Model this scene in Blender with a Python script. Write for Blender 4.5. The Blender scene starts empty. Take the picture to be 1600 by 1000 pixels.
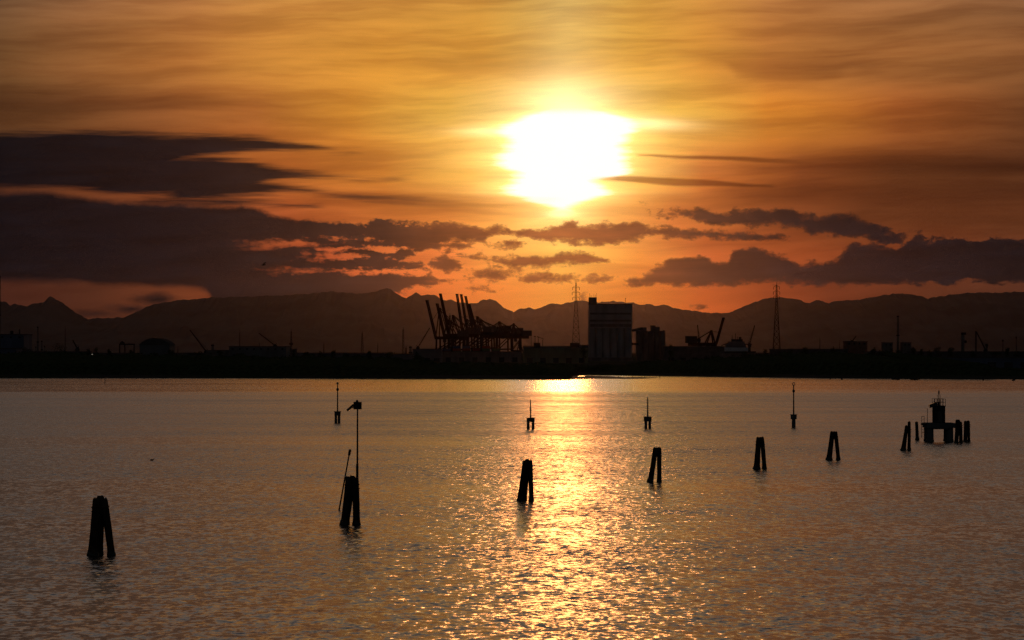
import bpy, math, random
from mathutils import Vector
random.seed(7)
R = math.radians
sc = bpy.context.scene
col = sc.collection

# ------------------------------------------------------------------ camera
F = 4537.0            # focal length in units of 1/1600 of the frame width
H = 11.0              # eye height above the lagoon
HOR = 550.0
cd = bpy.data.cameras.new("camera"); cam = bpy.data.objects.new("camera", cd); col.objects.link(cam)
cd.sensor_width = 36; cd.lens = 36*F/1600; cd.clip_start = 1; cd.clip_end = 300000
TH = math.atan((HOR-500)/F)
cam.location = (0, 0, H); cam.rotation_euler = (math.pi/2+TH, 0, 0)
sc.camera = cam

def P(px, py, D):
    a = (px-800)/F; b = (500-py)/F
    y = math.cos(TH)-b*math.sin(TH); z = math.sin(TH)+b*math.cos(TH)
    return Vector((a*D/y, D, H+z*D/y))
def X(px, D): return P(px, HOR, D).x
def Z(py, D): return P(800, py, D).z
def DW(py): return -H/P(800, py, 1).z*1.0 if False else H/((py-HOR)/F)   # distance of a waterline

# ------------------------------------------------------------------ light
SUN_AZ = math.atan(80/F); SUN_EL = math.atan(300/F)
sd = Vector((math.sin(SUN_AZ)*math.cos(SUN_EL), math.cos(SUN_AZ)*math.cos(SUN_EL), math.sin(SUN_EL)))
sl = bpy.data.lights.new("sun", 'SUN'); so = bpy.data.objects.new("sun", sl); col.objects.link(so)
sl.energy = 0.028; sl.angle = R(0.9); sl.color = (1.0, 0.31, 0.07)
so.rotation_euler = sd.to_track_quat('Z', 'Y').to_euler(); so.location = (0, -50, 60)
sc.view_settings.view_transform = 'Standard'; sc.view_settings.look = 'None'
sc.view_settings.exposure = 0; sc.view_settings.gamma = 1
sc.render.film_transparent = False
sc.cycles.max_bounces = 5; sc.cycles.volume_bounces = 0
sc.cycles.use_denoising = True; sc.cycles.denoising_prefilter = 'NONE'
sc.cycles.use_adaptive_sampling = False
sc.cycles.sample_clamp_indirect = 6.0

# ------------------------------------------------------------------ node expressions
class NT:
    cur = None
class E:
    def __init__(s, k): s.k = k
    def __add__(a, b): return M('ADD', a, b)
    __radd__ = __add__
    def __sub__(a, b): return M('SUBTRACT', a, b)
    def __rsub__(a, b): return M('SUBTRACT', b, a)
    def __mul__(a, b): return M('MULTIPLY', a, b)
    __rmul__ = __mul__
    def __truediv__(a, b): return M('DIVIDE', a, b)
def put(sock, v):
    if isinstance(v, E): NT.cur.links.new(v.k, sock)
    else: sock.default_value = v
def M(op, a, b=0.0, clamp=False):
    n = NT.cur.nodes.new('ShaderNodeMath'); n.operation = op; n.use_clamp = clamp
    put(n.inputs[0], a)
    if len(n.inputs) > 1: put(n.inputs[1], b)
    return E(n.outputs[0])
def mn(a, b): return M('MINIMUM', a, b)
def mx(a, b): return M('MAXIMUM', a, b)
def sstep(x, a, b, lo=0.0, hi=1.0):
    n = NT.cur.nodes.new('ShaderNodeMapRange'); n.interpolation_type = 'SMOOTHSTEP'
    put(n.inputs[0], x); n.inputs[1].default_value = a; n.inputs[2].default_value = b
    n.inputs[3].default_value = lo; n.inputs[4].default_value = hi
    return E(n.outputs[0])
def lin(x, a, b, lo=0.0, hi=1.0):
    n = NT.cur.nodes.new('ShaderNodeMapRange'); n.clamp = True
    put(n.inputs[0], x); n.inputs[1].default_value = a; n.inputs[2].default_value = b
    n.inputs[3].default_value = lo; n.inputs[4].default_value = hi
    return E(n.outputs[0])
def vec(x, y, z=0.0):
    n = NT.cur.nodes.new('ShaderNodeCombineXYZ'); put(n.inputs[0], x); put(n.inputs[1], y); put(n.inputs[2], z)
    return E(n.outputs[0])
def noise(v, scale=1.0, detail=3.0, rough=0.5, dist=0.0, colour=False):
    n = NT.cur.nodes.new('ShaderNodeTexNoise'); put(n.inputs['Vector'], v)
    n.inputs['Scale'].default_value = scale; n.inputs['Detail'].default_value = detail
    n.inputs['Roughness'].default_value = rough; n.inputs['Distortion'].default_value = dist
    return E(n.outputs['Color' if colour else 'Fac'])
def curve(x, pts, x0, x1, y0, y1, smooth=True):
    n = NT.cur.nodes.new('ShaderNodeFloatCurve')
    put(n.inputs['Value'], (x-x0)/(x1-x0))
    c = n.mapping.curves[0]
    q = [((a-x0)/(x1-x0), (b-y0)/(y1-y0)) for a, b in pts]
    if q[0][0] > 0: q.insert(0, (0, q[0][1]))
    if q[-1][0] < 1: q.append((1, q[-1][1]))
    while len(c.points) < len(q): c.points.new(0.5, 0.5)
    for p, (a, b) in zip(c.points, q):
        p.location = (a, b); p.handle_type = 'AUTO_CLAMPED' if smooth else 'VECTOR'
    n.mapping.update()
    return E(n.outputs[0])*(y1-y0)+y0
def s2l(c): return tuple((v/255/12.92 if v/255 <= .04045 else ((v/255+.055)/1.055)**2.4) for v in c)
def ramp(x, stops, x0, x1):
    n = NT.cur.nodes.new('ShaderNodeValToRGB'); put(n.inputs[0], (x-x0)/(x1-x0))
    r = n.color_ramp; r.interpolation = 'LINEAR'
    st = [((a-x0)/(x1-x0), s2l(c)) for a, c in stops]
    while len(r.elements) < len(st): r.elements.new(0.5)
    for e, (a, c) in zip(r.elements, st): e.position = a
    for e, (a, c) in zip(r.elements, st): e.position = a; e.color = (*c, 1)
    return E(n.outputs[0])
def mix(f, a, b, mode='MIX'):
    n = NT.cur.nodes.new('ShaderNodeMix'); n.data_type = 'RGBA'; n.blend_type = mode; n.clamp_result = False
    put(n.inputs[0], f)
    for i, v in ((6, a), (7, b)):
        if isinstance(v, E): put(n.inputs[i], v)
        else: n.inputs[i].default_value = (*v, 1)
    return E(n.outputs[2])
def scale_c(c, f):
    n = NT.cur.nodes.new('ShaderNodeVectorMath'); n.operation = 'SCALE'; put(n.inputs[0], c); put(n.inputs['Scale'], f)
    return E(n.outputs[0])
def sep(v):
    n = NT.cur.nodes.new('ShaderNodeSeparateXYZ'); put(n.inputs[0], v); return [E(o) for o in n.outputs]

# ------------------------------------------------------------------ sky
w = bpy.data.worlds.new("World"); sc.world = w; w.use_nodes = True
NT.cur = w.node_tree; w.node_tree.nodes.clear()
tc = NT.cur.nodes.new('ShaderNodeTexCoord')
dx, dy, dz = sep(E(tc.outputs['Generated']))
az = M('ARCTAN2', dx, dy); el = M('ARCSINE', dz)
azc = mn(mx(az, -0.7), 0.7)
U = 800+F*(azc+azc*azc*azc/3.0)          # azimuth, same units as F
V = HOR-F*el                             # elevation, downwards
rows = [
 (-1500, [(-800,(70,62,58)),(0,(138,136,142)),(500,(146,142,144)),(880,(152,144,140)),(1300,(148,142,142)),(1600,(142,138,142)),(2400,(74,66,60))]),
 (-350, [(-800,(82,68,56)),(0,(148,132,120)),(500,(160,138,114)),(880,(180,150,108)),(1300,(166,140,116)),(1600,(160,138,118)),(2400,(92,74,60))]),
 (105, [(-800,(90,66,46)),(0,(112,77,47)),(120,(140,92,53)),(300,(172,112,56)),(450,(206,142,62)),(600,(212,148,58)),(750,(220,160,64)),(880,(232,190,95)),(1000,(220,165,68)),(1100,(206,142,58)),(1200,(180,116,56)),(1330,(160,104,56)),(1600,(138,90,54)),(2400,(100,76,54))]),
 (180, [(-800,(60,42,30)),(0,(92,60,36)),(100,(106,68,40)),(250,(132,80,44)),(400,(166,100,48)),(550,(206,140,52)),(700,(230,180,78)),(880,(250,228,145)),(1050,(232,184,80)),(1200,(208,132,46)),(1400,(158,90,43)),(1600,(108,65,38)),(2400,(70,50,38))]),
 (270, [(-800,(50,32,26)),(0,(80,45,30)),(300,(150,82,42)),(450,(190,108,48)),(600,(206,128,48)),(740,(236,180,76)),(880,(250,222,135)),(1000,(238,175,70)),(1100,(200,110,44)),(1250,(134,69,33)),(1400,(98,54,29)),(1600,(86,49,29)),(2400,(55,36,28))]),
 (340, [(-800,(50,30,25)),(0,(86,46,32)),(300,(122,64,40)),(450,(168,84,45)),(550,(194,106,50)),(700,(216,130,54)),(800,(234,162,70)),(880,(250,205,110)),(950,(234,162,70)),(1050,(206,114,50)),(1200,(142,74,38)),(1350,(108,58,32)),(1600,(100,56,33)),(2400,(52,33,26))]),
 (400, [(-800,(45,27,24)),(0,(70,36,27)),(350,(125,62,38)),(520,(190,88,50)),(700,(228,124,58)),(880,(246,190,84)),(1000,(226,138,56)),(1100,(196,96,46)),(1250,(164,78,40)),(1330,(140,68,37)),(1600,(98,52,34)),(2400,(50,31,26))]),
 (455, [(-800,(42,26,24)),(0,(68,35,27)),(150,(76,40,28)),(280,(106,54,33)),(400,(132,64,37)),(520,(172,80,43)),(620,(216,104,52)),(750,(226,124,52)),(880,(234,150,62)),(1000,(228,130,50)),(1100,(206,100,45)),(1200,(150,67,34)),(1300,(114,52,31)),(1450,(92,47,31)),(1600,(80,44,32)),(2400,(46,30,27))]),
]
c = None
for i, (vy, st) in enumerate(rows):
    rc = ramp(U, st, -800, 2400)
    c = rc if c is None else mix(sstep(V, rows[i-1][0], vy), c, rc)
# thin high cirrus: long horizontal streaks of uneven brightness
uv = vec(U, V)
wob = noise(vec(U/420.0, V/160.0, 3.0), 1.0, 3, 0.5)
tilt = V+U*0.03+(wob-0.5)*52.0
st1 = noise(vec(U/330.0, tilt/34.0, 0.0), 1.0, 4, 0.55)
st2 = noise(vec(U/110.0, tilt/9.0, 5.0), 1.0, 4, 0.6)
st3 = noise(vec(U/520.0, tilt/62.0, 9.0), 1.0, 3, 0.5)
streak = 1.0+(st1-0.5)*0.85+(st2-0.5)*0.22+(st3-0.5)*0.95
c = scale_c(c, mx(streak, 0.35))
c = mix(sstep(V, -250, 90), c, mix(1.0, c, (1.0, 0.92, 0.78), 'MULTIPLY'))
gm = sstep(st1*0.7+st2*0.3, 0.56, 0.40)
c = mix(gm*0.35, c, mix(1.0, c, (0.80, 0.62, 0.55), 'MULTIPLY'))

# ---- veiled sun: burnt out hole in the cloud
def blobedge(pts): return curve(V, pts, 150, 360, 700, 1100)
Lx = blobedge([(168,880),(176,852),(184,822),(194,800),(206,784),(214,792),(222,800),(235,794),(250,782),(260,786),(272,812),(285,806),(299,798),(308,815),(316,840),(325,872),(335,880)])
Rx = blobedge([(168,900),(176,940),(184,968),(192,986),(200,990),(208,984),(220,972),(240,972),(258,976),(268,978),(276,958),(284,930),(292,938),(301,948),(308,930),(318,900),(325,884),(335,880)])
nz = (noise(vec(U/90.0, V/8.0, 1.0), 1.0, 5, 0.65)-0.5)*46.0
dh = mx(Lx-U, U-Rx)+nz
dv = mx(176.0-V, V-326.0)*2.2
ins = mx(dh, dv)
core = sstep(ins, 18.0, -14.0)
ex = (U-1010.0)/62.0; ey = (V-194.0-(U-1010.0)*0.04)/9.0
wing = M('EXPONENT', (ex*ex+ey*ey)*-1.0)
ex = (U-765.0)/50.0; ey = (V-206.0)/8.0
wing = wing+M('EXPONENT', (ex*ex+ey*ey)*-1.0)*0.7
halo = M('EXPONENT', mx(ins, 0.0)*(-1.0/42.0))
halo2 = M('EXPONENT', mx(ins, 0.0)*(-1.0/110.0))
ex = (U-876.0)/20.0; ey = (V-335.0)/5.0
dot = M('EXPONENT', (ex*ex+ey*ey)*-1.0)
ex = (U-885.0)/70.0; ey = (V-160.0)/42.0
dot2 = M('EXPONENT', (ex*ex+ey*ey)*-1.0)
ex = (U-885.0)/60.0
pil = M('EXPONENT', (ex*ex)*-1.0)*sstep(V, -250, 120)*sstep(V, 420, 300)
c = mix(1.0, c, scale_c((lambda n: E(n))(vec(1.0, 0.72, 0.26).k), halo*0.72+halo2*0.10), 'ADD')
c = mix(1.0, c, scale_c(vec(0.8, 0.75, 0.5), dot*0.6+dot2*0.45+pil*0.10+wing*0.55), 'ADD')
c = mix(core, c, (1.5, 1.25, 1.03))

# ---- clouds
def band(top, bot, x0=None, x1=None, lo=80, hi=480, ul=-100, uh=1700):
    x0 = top[0][0] if x0 is None else x0; x1 = top[-1][0] if x1 is None else x1
    a = mn(V-curve(U, top, ul, uh, lo, hi), curve(U, bot, ul, uh, lo, hi)-V)
    if x0 > ul: a = mn(a, (U-x0)*0.25)
    if x1 < uh: a = mn(a, (x1-U)*0.25)
    return a
def ell(x, y, rx, ry):
    a = (U-x)/rx; b = (V-y)/ry
    return (1.0-M('SQRT', a*a+b*b))*ry
def union(l):
    r = l[0]
    for q in l[1:]: r = mx(r, q)
    return r
# smooth stratus, long drawn-out fingers
strat = union([
 band([(-100,218),(0,213),(60,210),(130,208),(250,210),(310,213),(360,216),(430,220),(490,226),(540,234)],
      [(-100,300),(0,292),(120,296),(190,292),(240,268),(290,252),(340,244),(400,239),(470,237),(540,236)], -100, 545),
 band([(-100,240),(200,246),(300,247),(360,250),(430,261),(500,270),(560,275),(610,279)],
      [(-100,296),(100,298),(200,305),(300,303),(380,296),(440,283),(500,281),(560,280),(610,280)], -100, 615),
 band([(250,270),(330,276),(400,284),(450,290),(520,299),(600,304),(700,311),(800,318)],
      [(250,316),(330,314),(400,306),(450,302),(520,309),(600,316),(700,322),(800,322)], 255, 810),
 band([(230,310),(330,311),(420,316),(480,321)], [(230,318),(330,321),(420,324),(480,323)], 225, 485),
])
sn = (noise(vec(U/150.0, V/9.0, 2.0), 1.0, 6, 0.6)-0.5)*30.0
sfade = lin(U, 430, 800, 1.0, 0.45)
sfade = mx(sfade, lin(U, 900, 960, 0.0, 0.75))
smask = sstep(strat+sn-0.3, -7.0, 8.0)*sfade
thin = union([
 band([(1000,242),(1060,244),(1140,246),(1220,250),(1290,256)], [(1000,244),(1060,248),(1140,251),(1220,256),(1290,259)], 1000, 1300),
 band([(925,277),(980,276),(1040,279),(1110,283),(1200,290)], [(925,281),(980,284),(1040,289),(1110,291),(1200,293)], 925, 1205),
])
thm = sstep(thin+(noise(vec(U/60.0, V/6.0, 12.0), 1.0, 4, 0.6)-0.5)*4.0+0.6, -2.2, 2.4)*lin(U, 915, 965, 0.0, 1.0)*sstep(U, 1310, 1150)*0.8
# broad translucent brown veils
bn = (noise(vec(U/420.0, V/20.0, 7.0), 1.0, 4, 0.55)-0.5)*34.0
veil = union([
 band([(1180,262),(1280,252),(1380,244),(1480,240),(1600,243),(1700,243)],[(1180,266),(1280,270),(1380,276),(1480,278),(1600,276),(1700,276)],1180,1700),
 band([(1150,292),(1280,288),(1400,284),(1700,290)],[(1150,318),(1280,322),(1400,326),(1700,318)],1120,1700),
 band([(480,300),(600,303),(700,308),(830,316)],[(480,318),(600,326),(700,330),(830,326)],470,840),
 band([(-100,150),(0,148),(150,150),(300,152),(400,158)],[(-100,178),(0,180),(150,178),(300,172),(400,164)],-100,420),
 band([(1120,92),(1340,92)],[(1120,100),(1160,122),(1240,132),(1300,126),(1340,112)],1110,1360),
])
vmask = sstep(veil+bn, -12.0, 14.0)*0.62
# ragged cumulus banks
cu = union([
 band([(-100,300),(0,303),(60,304),(100,308),(200,317),(300,321),(390,325),(430,337),(470,346),(540,348),(600,356),(630,376),(645,392),(660,410),(675,424),(700,438)],
      [(-100,441),(0,441),(100,443),(200,447),(270,451),(320,456),(345,484),(520,492),(585,486),(604,462),(640,451),(676,444),(700,437)], -100, 720, 80, 500),
 band([(585,346),(640,349),(700,350),(740,351),(800,357),(840,358),(870,350),(895,345),(920,349),(960,348),(1030,354),(1100,359),(1205,368)],
      [(585,382),(650,386),(700,380),(745,376),(790,368),(850,378),(930,383),(980,380),(1020,371),(1100,373),(1205,374)], 580, 1215),
 band([(600,372),(640,376),(700,378),(730,382)],[(600,402),(640,398),(680,392),(730,386)],596,734),
 band([(708,397),(740,398),(800,402),(850,401),(880,394),(915,394),(948,405)],[(708,402),(760,412),(800,420),(860,418),(900,414),(948,409)],704,952),
 ell(706,414,32,10), ell(770,429,36,8), ell(842,435,22,6), ell(908,438,34,6), ell(992,441,18,7), ell(800,380,24,4),
 band([(985,440),(1010,428),(1035,412),(1060,403),(1090,402),(1125,410),(1145,396),(1170,387),(1200,392),(1230,402),(1270,415),(1290,412),(1320,394),(1340,378),(1360,382),(1400,384),(1430,370),(1460,378),(1490,374),(1520,380),(1550,374),(1600,378),(1700,370)],
      [(985,440),(1010,446),(1100,447),(1200,443),(1300,446),(1370,449),(1450,443),(1500,441),(1560,443),(1700,440)], 980, 1700),
 band([(1040,324),(1080,328),(1110,330),(1140,332),(1180,330),(1220,329),(1250,335),(1290,338),(1320,336),(1350,347),(1380,352),(1410,364)],
      [(1040,338),(1100,349),(1200,356),(1260,364),(1330,374),(1410,386)], 1035, 1420),
 ell(245,468,34,10), ell(205,484,30,6), ell(150,491,30,4), ell(911,465,9,7), ell(1096,480,10,4), ell(750,452,7,3), ell(766,455,9,2.5),
])
holes = union([ell(455,382,40,5), ell(500,391,34,4.5), ell(535,399,30,4), ell(585,388,34,5), ell(548,374,18,3), ell(640,405,26,6), ell(610,424,30,1.0), ell(690,398,24,5)])
cnh = noise(vec(U/40.0, V/9.0, 14.0), 1.0, 5, 0.65)
cu = mn(cu, (holes+(cnh-0.5)*24.0)*-1.0)
cnc = noise(vec(U/34.0, V/20.0, 4.0), 1.0, 6, 0.62)
cnb = noise(vec(U/120.0, V/50.0, 8.0), 1.0, 3, 0.5)
cnd = noise(vec(U/11.0, V/7.0, 21.0), 1.0, 4, 0.65)
edgy = lin(U, 330, 620, 0.30, 1.0)
cin = cu+((cnd-0.5)*13.0+(cnc-0.5)*40.0)*edgy+(cnb-0.5)*14.0+1.2
cmask = sstep(cin/lin(U, 330, 560, 2.6, 1.0), -2.0, 4.0)
ccol = ramp(U, [(-800,(5,7,12)),(0,(6,8,13)),(300,(12,12,16)),(500,(24,20,20)),(600,(44,29,25)),(720,(94,50,27)),(880,(116,60,26)),(1000,(92,48,25)),(1100,(58,34,25)),(1250,(28,21,23)),(1400,(17,15,19)),(1600,(11,12,16)),(2400,(8,10,14))], -800, 2400)
tex = noise(vec(U/70.0, V/16.0, 6.0), 1.0, 5, 0.6)
lay = noise(vec(U/260.0, (V+U*0.03)/13.0, 16.0), 1.0, 5, 0.6)
ccol2 = scale_c(ccol, lin(tex, 0.25, 0.75, 0.70, 1.40)*lin(lay, 0.3, 0.75, 0.75, 1.75))
rim = sstep(cin, 9.0, 1.0)*sstep(U, 620, 760)*sstep(U, 1500, 1300)
ccol2 = mix(rim*0.5, ccol2, scale_c(c, 0.7))
c = mix(vmask, c, mix(1.0, c, (0.50, 0.42, 0.42), 'MULTIPLY'))
c = mix(smask*0.97, c, ccol2)
c = mix(thm, c, mix(1.0, c, (0.28, 0.22, 0.22), 'MULTIPLY'))
c = mix(cmask*0.97, c, ccol2)

# ---- far from the sunset the sky is a dim blue-grey dusk; physical sky up there
sky = NT.cur.nodes.new('ShaderNodeTexSky'); sky.sky_type = 'NISHITA'; sky.sun_disc = False
sky.sun_elevation = SUN_EL; sky.sun_rotation = SUN_AZ; sky.air_density = 1.0; sky.dust_density = 2.0
nish = scale_c(E(sky.outputs[0]), 0.010)
cosa = M('COSINE', az)
front = sstep(cosa, 0.35, 0.97)
hi = sstep(el, R(14), R(50))
dusk = mix(1.0, nish, (0.013, 0.014, 0.018), 'ADD')
c = mix(front, dusk, c)
c = mix(hi, c, dusk)
bg = NT.cur.nodes.new('ShaderNodeBackground'); put(bg.inputs[0], c); bg.inputs[1].default_value = 1.0
wo = NT.cur.nodes.new('ShaderNodeOutputWorld'); NT.cur.links.new(bg.outputs[0], wo.inputs[0])
w.cycles.sampling_method = 'MANUAL'; w.cycles.sample_map_resolution = 2048

# ------------------------------------------------------------------ materials
MATS = {}
def mat(name, colr, rough=0.8, scale=1.0, amt=0.35, metal=0.0, colr2=None, stretch=(1, 1, 1), bump=0.0):
    if name in MATS: return MATS[name]
    m = bpy.data.materials.new(name); m.use_nodes = True; NT.cur = m.node_tree
    b = m.node_tree.nodes['Principled BSDF']
    b.inputs['Specular IOR Level'].default_value = 0.5 if rough < 0.65 else 0.08
    t = NT.cur.nodes.new('ShaderNodeTexCoord'); mp = NT.cur.nodes.new('ShaderNodeMapping')
    NT.cur.links.new(t.outputs['Object'], mp.inputs[0]); mp.inputs['Scale'].default_value = stretch
    n = noise(E(mp.outputs[0]), scale, 5, 0.6)
    c2 = colr2 or tuple(v*(1-amt) for v in colr)
    put(b.inputs['Base Color'], mix(sstep(n, 0.35, 0.65), colr, c2))
    put(b.inputs['Roughness'], rough); b.inputs['Metallic'].default_value = metal
    if bump:
        bm = NT.cur.nodes.new('ShaderNodeBump'); bm.inputs['Strength'].default_value = 0.6
        bm.inputs['Distance'].default_value = bump; NT.cur.links.new(n.k, bm.inputs['Height'])
        NT.cur.links.new(bm.outputs[0], b.inputs['Normal'])
    if rough >= 0.79:
        df = NT.cur.nodes.new('ShaderNodeBsdfDiffuse')
        for l in list(b.inputs['Base Color'].links): NT.cur.links.new(l.from_socket, df.inputs['Color'])
        for l in list(b.inputs['Normal'].links): NT.cur.links.new(l.from_socket, df.inputs['Normal'])
        NT.cur.links.new(df.outputs[0], m.node_tree.nodes['Material Output'].inputs[0]); NT.cur.nodes.remove(b)
    MATS[name] = m; return m
WOOD = mat('weathered_wood', (0.075, 0.05, 0.035), 0.85, 3, 0.6, stretch=(4, 4, 0.7), bump=0.03)
WEED = mat('tide_mark', (0.02, 0.024, 0.014), 0.5, 6, 0.5, bump=0.03)
IRON = mat('rusty_iron', (0.08, 0.045, 0.03), 0.7, 4, 0.5, 0.3)
STEEL = mat('dark_paint', (0.03, 0.03, 0.032), 0.85, 0.6, 0.3)
REDST = mat('red_crane_paint', (0.018, 0.010, 0.009), 0.85, 0.2, 0.35)
BLUEST = mat('blue_crane_paint', (0.012, 0.013, 0.018), 0.85, 0.2, 0.35)
CONC = mat('concrete', (0.26, 0.255, 0.25), 0.9, 0.12, 0.3, stretch=(1, 1, 0.25))
CONC2 = mat('stained_concrete', (0.13, 0.12, 0.11), 0.9, 0.2, 0.35, stretch=(1, 1, 0.3))
CLAD = mat('grey_cladding', (0.12, 0.12, 0.125), 0.7, 0.1, 0.25, stretch=(1, 1, 0.2))
CLADB = mat('blue_cladding', (0.09, 0.11, 0.16), 0.7, 0.1, 0.25, stretch=(1, 1, 0.2))
OLIVE = mat('olive_cladding', (0.16, 0.16, 0.10), 0.7, 0.1, 0.3, stretch=(1, 1, 0.2))
BRICK = mat('brick', (0.20, 0.09, 0.06), 0.9, 0.4, 0.3)
ROOFM = mat('roofing', (0.09, 0.08, 0.075), 0.85, 0.2, 0.3)
DARKW = mat('dark_glazing', (0.02, 0.022, 0.025), 0.2, 1.0, 0.3)
SHIPW = mat('ship_white', (0.42, 0.42, 0.42), 0.6, 0.2, 0.2)
LEAF = mat('foliage', (0.045, 0.06, 0.025), 0.8, 0.6, 0.5)
BARK = mat('bark', (0.06, 0.045, 0.035), 0.9, 2, 0.5)
SOIL = mat('shore_soil', (0.07, 0.06, 0.045), 0.95, 0.02, 0.5, colr2=(0.035, 0.045, 0.02))
SAND = mat('wet_sand', (0.07, 0.055, 0.04), 0.7, 0.1, 0.4)
ROCK = mat('mountain_rock', (0.09, 0.09, 0.085), 0.95, 0.0006, 0.4)
FEATH = mat('dark_feathers', (0.05, 0.05, 0.05), 0.8, 8, 0.3)
PALE = mat('pale_topmark', (0.55, 0.42, 0.25), 0.6, 3, 0.2)
CONT = [mat('container_red', (0.14, 0.03, 0.02), 0.7, 0.3, 0.3), mat('container_blue', (0.03, 0.05, 0.12), 0.7, 0.3, 0.3),
        mat('container_green', (0.03, 0.08, 0.05), 0.7, 0.3, 0.3)]
def emat(name, c_, s):
    m = bpy.data.materials.new(name); m.use_nodes = True
    b = m.node_tree.nodes['Principled BSDF']; b.inputs['Emission Color'].default_value = (*c_, 1)
    b.inputs['Emission Strength'].default_value = s; b.inputs['Base Color'].default_value = (0.1, 0.1, 0.1, 1)
    return m
LAMP = emat('lit_lamp', (1, 0.85, 0.65), 0.7)

# ------------------------------------------------------------------ mesh helpers
WL = {}
class MB:
    def __init__(s): s.v = []; s.f = []
    def quad(s, pts):
        n = len(s.v); s.v += [tuple(p) for p in pts]; s.f.append(tuple(range(n, n+len(pts)))); return s
    def hexa(s, b, t):
        n = len(s.v); s.v += [tuple(p) for p in b+t]
        s.f += [(n+3, n+2, n+1, n), (n+4, n+5, n+6, n+7)]
        for i in range(4): j = (i+1) % 4; s.f.append((n+i, n+j, n+4+j, n+4+i))
        return s
    def box(s, x0, x1, y0, y1, z0, z1):
        b = [(x0, y0, z0), (x1, y0, z0), (x1, y1, z0), (x0, y1, z0)]
        return s.hexa(b, [(x, y, z1) for x, y, _ in b])
    def beam(s, a, b, w=0.3, h=None):
        a = Vector(a); b = Vector(b); h = h or w
        d = (b-a).normalized(); up = Vector((0, 0, 1)) if abs(d.z) < 0.95 else Vector((0, 1, 0))
        u = d.cross(up).normalized(); v = u.cross(d).normalized()
        q = [(-w/2, -h/2), (w/2, -h/2), (w/2, h/2), (-w/2, h/2)]
        return s.hexa([a+u*i+v*j for i, j in q], [b+u*i+v*j for i, j in q])
    def tube(s, pts, rad, n=10, jit=0.0):
        pts = [Vector(p) for p in pts]
        if not hasattr(rad, '__len__'): rad = [rad]*len(pts)
        base = len(s.v); ph = [random.uniform(-jit, jit) for _ in range(n)]
        for i, p in enumerate(pts):
            d = (pts[min(i+1, len(pts)-1)]-pts[max(i-1, 0)]).normalized()
            up = Vector((0, 1, 0)) if abs(d.y) < 0.9 else Vector((1, 0, 0))
            u = d.cross(up).normalized(); v = d.cross(u).normalized()
            for k in range(n):
                a = 2*math.pi*k/n; r = rad[i]*(1+ph[k]+random.uniform(-jit, jit)*0.5)
                s.v.append(tuple(p+u*math.cos(a)*r+v*math.sin(a)*r))
        for i in range(len(pts)-1):
            for k in range(n):
                a = base+i*n+k; b = base+i*n+(k+1) % n
                s.f.append((a, b, b+n, a+n))
        s.f.append(tuple(base+k for k in range(n))[::-1]); e = base+(len(pts)-1)*n
        s.f.append(tuple(e+k for k in range(n)))
        return s
    def ball(s, c_, r, n=10, m=7, sz=1.0):
        pts = [(c_[0], c_[1], c_[2]+r*sz*math.cos(math.pi*(1-i/m))) for i in range(m+1)]
        return s.tube(pts, [max(0.001, r*math.sin(math.pi*i/m)) for i in range(m+1)], n)
    def build(s, name, m, parent=None, loc=None, smooth=False, label=None):
        o0 = WL[parent.name] if parent else Vector(loc or (0, 0, 0))
        me = bpy.data.meshes.new(name)
        me.from_pydata([tuple(Vector(v)-o0) for v in s.v], [], s.f); me.update()
        me.materials.append(m)
        if smooth: me.polygons.foreach_set('use_smooth', [True]*len(me.polygons))
        o = bpy.data.objects.new(name, me); col.objects.link(o)
        if parent: o.parent = parent
        else: o.location = o0
        WL[o.name] = o0
        if label: o['label'] = label
        return o
def tag(o, label=None, cat=None, group=None, kind=None):
    for k, v in (('label', label), ('category', cat), ('group', group), ('kind', kind)):
        if v: o[k] = v
    return o
def thing(name, label, cat, loc, group=None):
    o = bpy.data.objects.new(name, None); col.objects.link(o); o.location = loc; o.empty_display_size = 1
    WL[o.name] = Vector(loc); return tag(o, label, cat, group)
GZ = 1.5   # height of the land

# ------------------------------------------------------------------ setting: water, ground, mountains
m = bpy.data.materials.new('lagoon_water'); m.use_nodes = True; NT.cur = m.node_tree
b = m.node_tree.nodes['Principled BSDF']
g = NT.cur.nodes.new('ShaderNodeNewGeometry'); wx, wy, wz = sep(E(g.outputs['Position']))
b.inputs['Base Color'].default_value = (0.010, 0.011, 0.010, 1); b.inputs['IOR'].default_value = 1.333
# wind patches and the calm lee under the far shore
pat = noise(vec(wx/170.0, wy/42.0), 1.0, 4, 0.55)
pat2 = noise(vec(wx/40.0, wy/14.0, 4.0), 1.0, 3, 0.5)
edge = wy+(noise(vec(wx/60.0, wy/200.0, 2.0), 1.0, 3, 0.6)-0.5)*70.0
lee = sstep(edge, 740, 860)
wind = lin(pat*0.65+pat2*0.35, 0.36, 0.64, 0.0, 1.0)
amp = (0.45+wind*0.95)*(1.0-lee*0.45)
def slopes(v, detail, rough, a):
    n = NT.cur.nodes.new('ShaderNodeVectorMath'); n.operation = 'SUBTRACT'
    put(n.inputs[0], noise(v, 1.0, detail, rough, 0.3, True)); n.inputs[1].default_value = (0.5, 0.5, 0.5)
    return scale_c(E(n.outputs[0]), a)
s1 = slopes(vec(wx/1.4, wy/2.6), 4, 0.7, 0.50)
s2 = slopes(vec(wx/0.42, wy/0.8, 7.0), 2, 0.6, 0.80)
ad = NT.cur.nodes.new('ShaderNodeVectorMath'); put(ad.inputs[0], s1); put(ad.inputs[1], s2)
sx, sy, sz = sep(scale_c(E(ad.outputs[0]), amp))
nn = NT.cur.nodes.new('ShaderNodeVectorMath'); nn.operation = 'NORMALIZE'
put(nn.inputs[0], vec(sx*(2.0-lee*1.1), sy, 1.0)); NT.cur.links.new(nn.outputs[0], b.inputs['Normal'])
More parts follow.
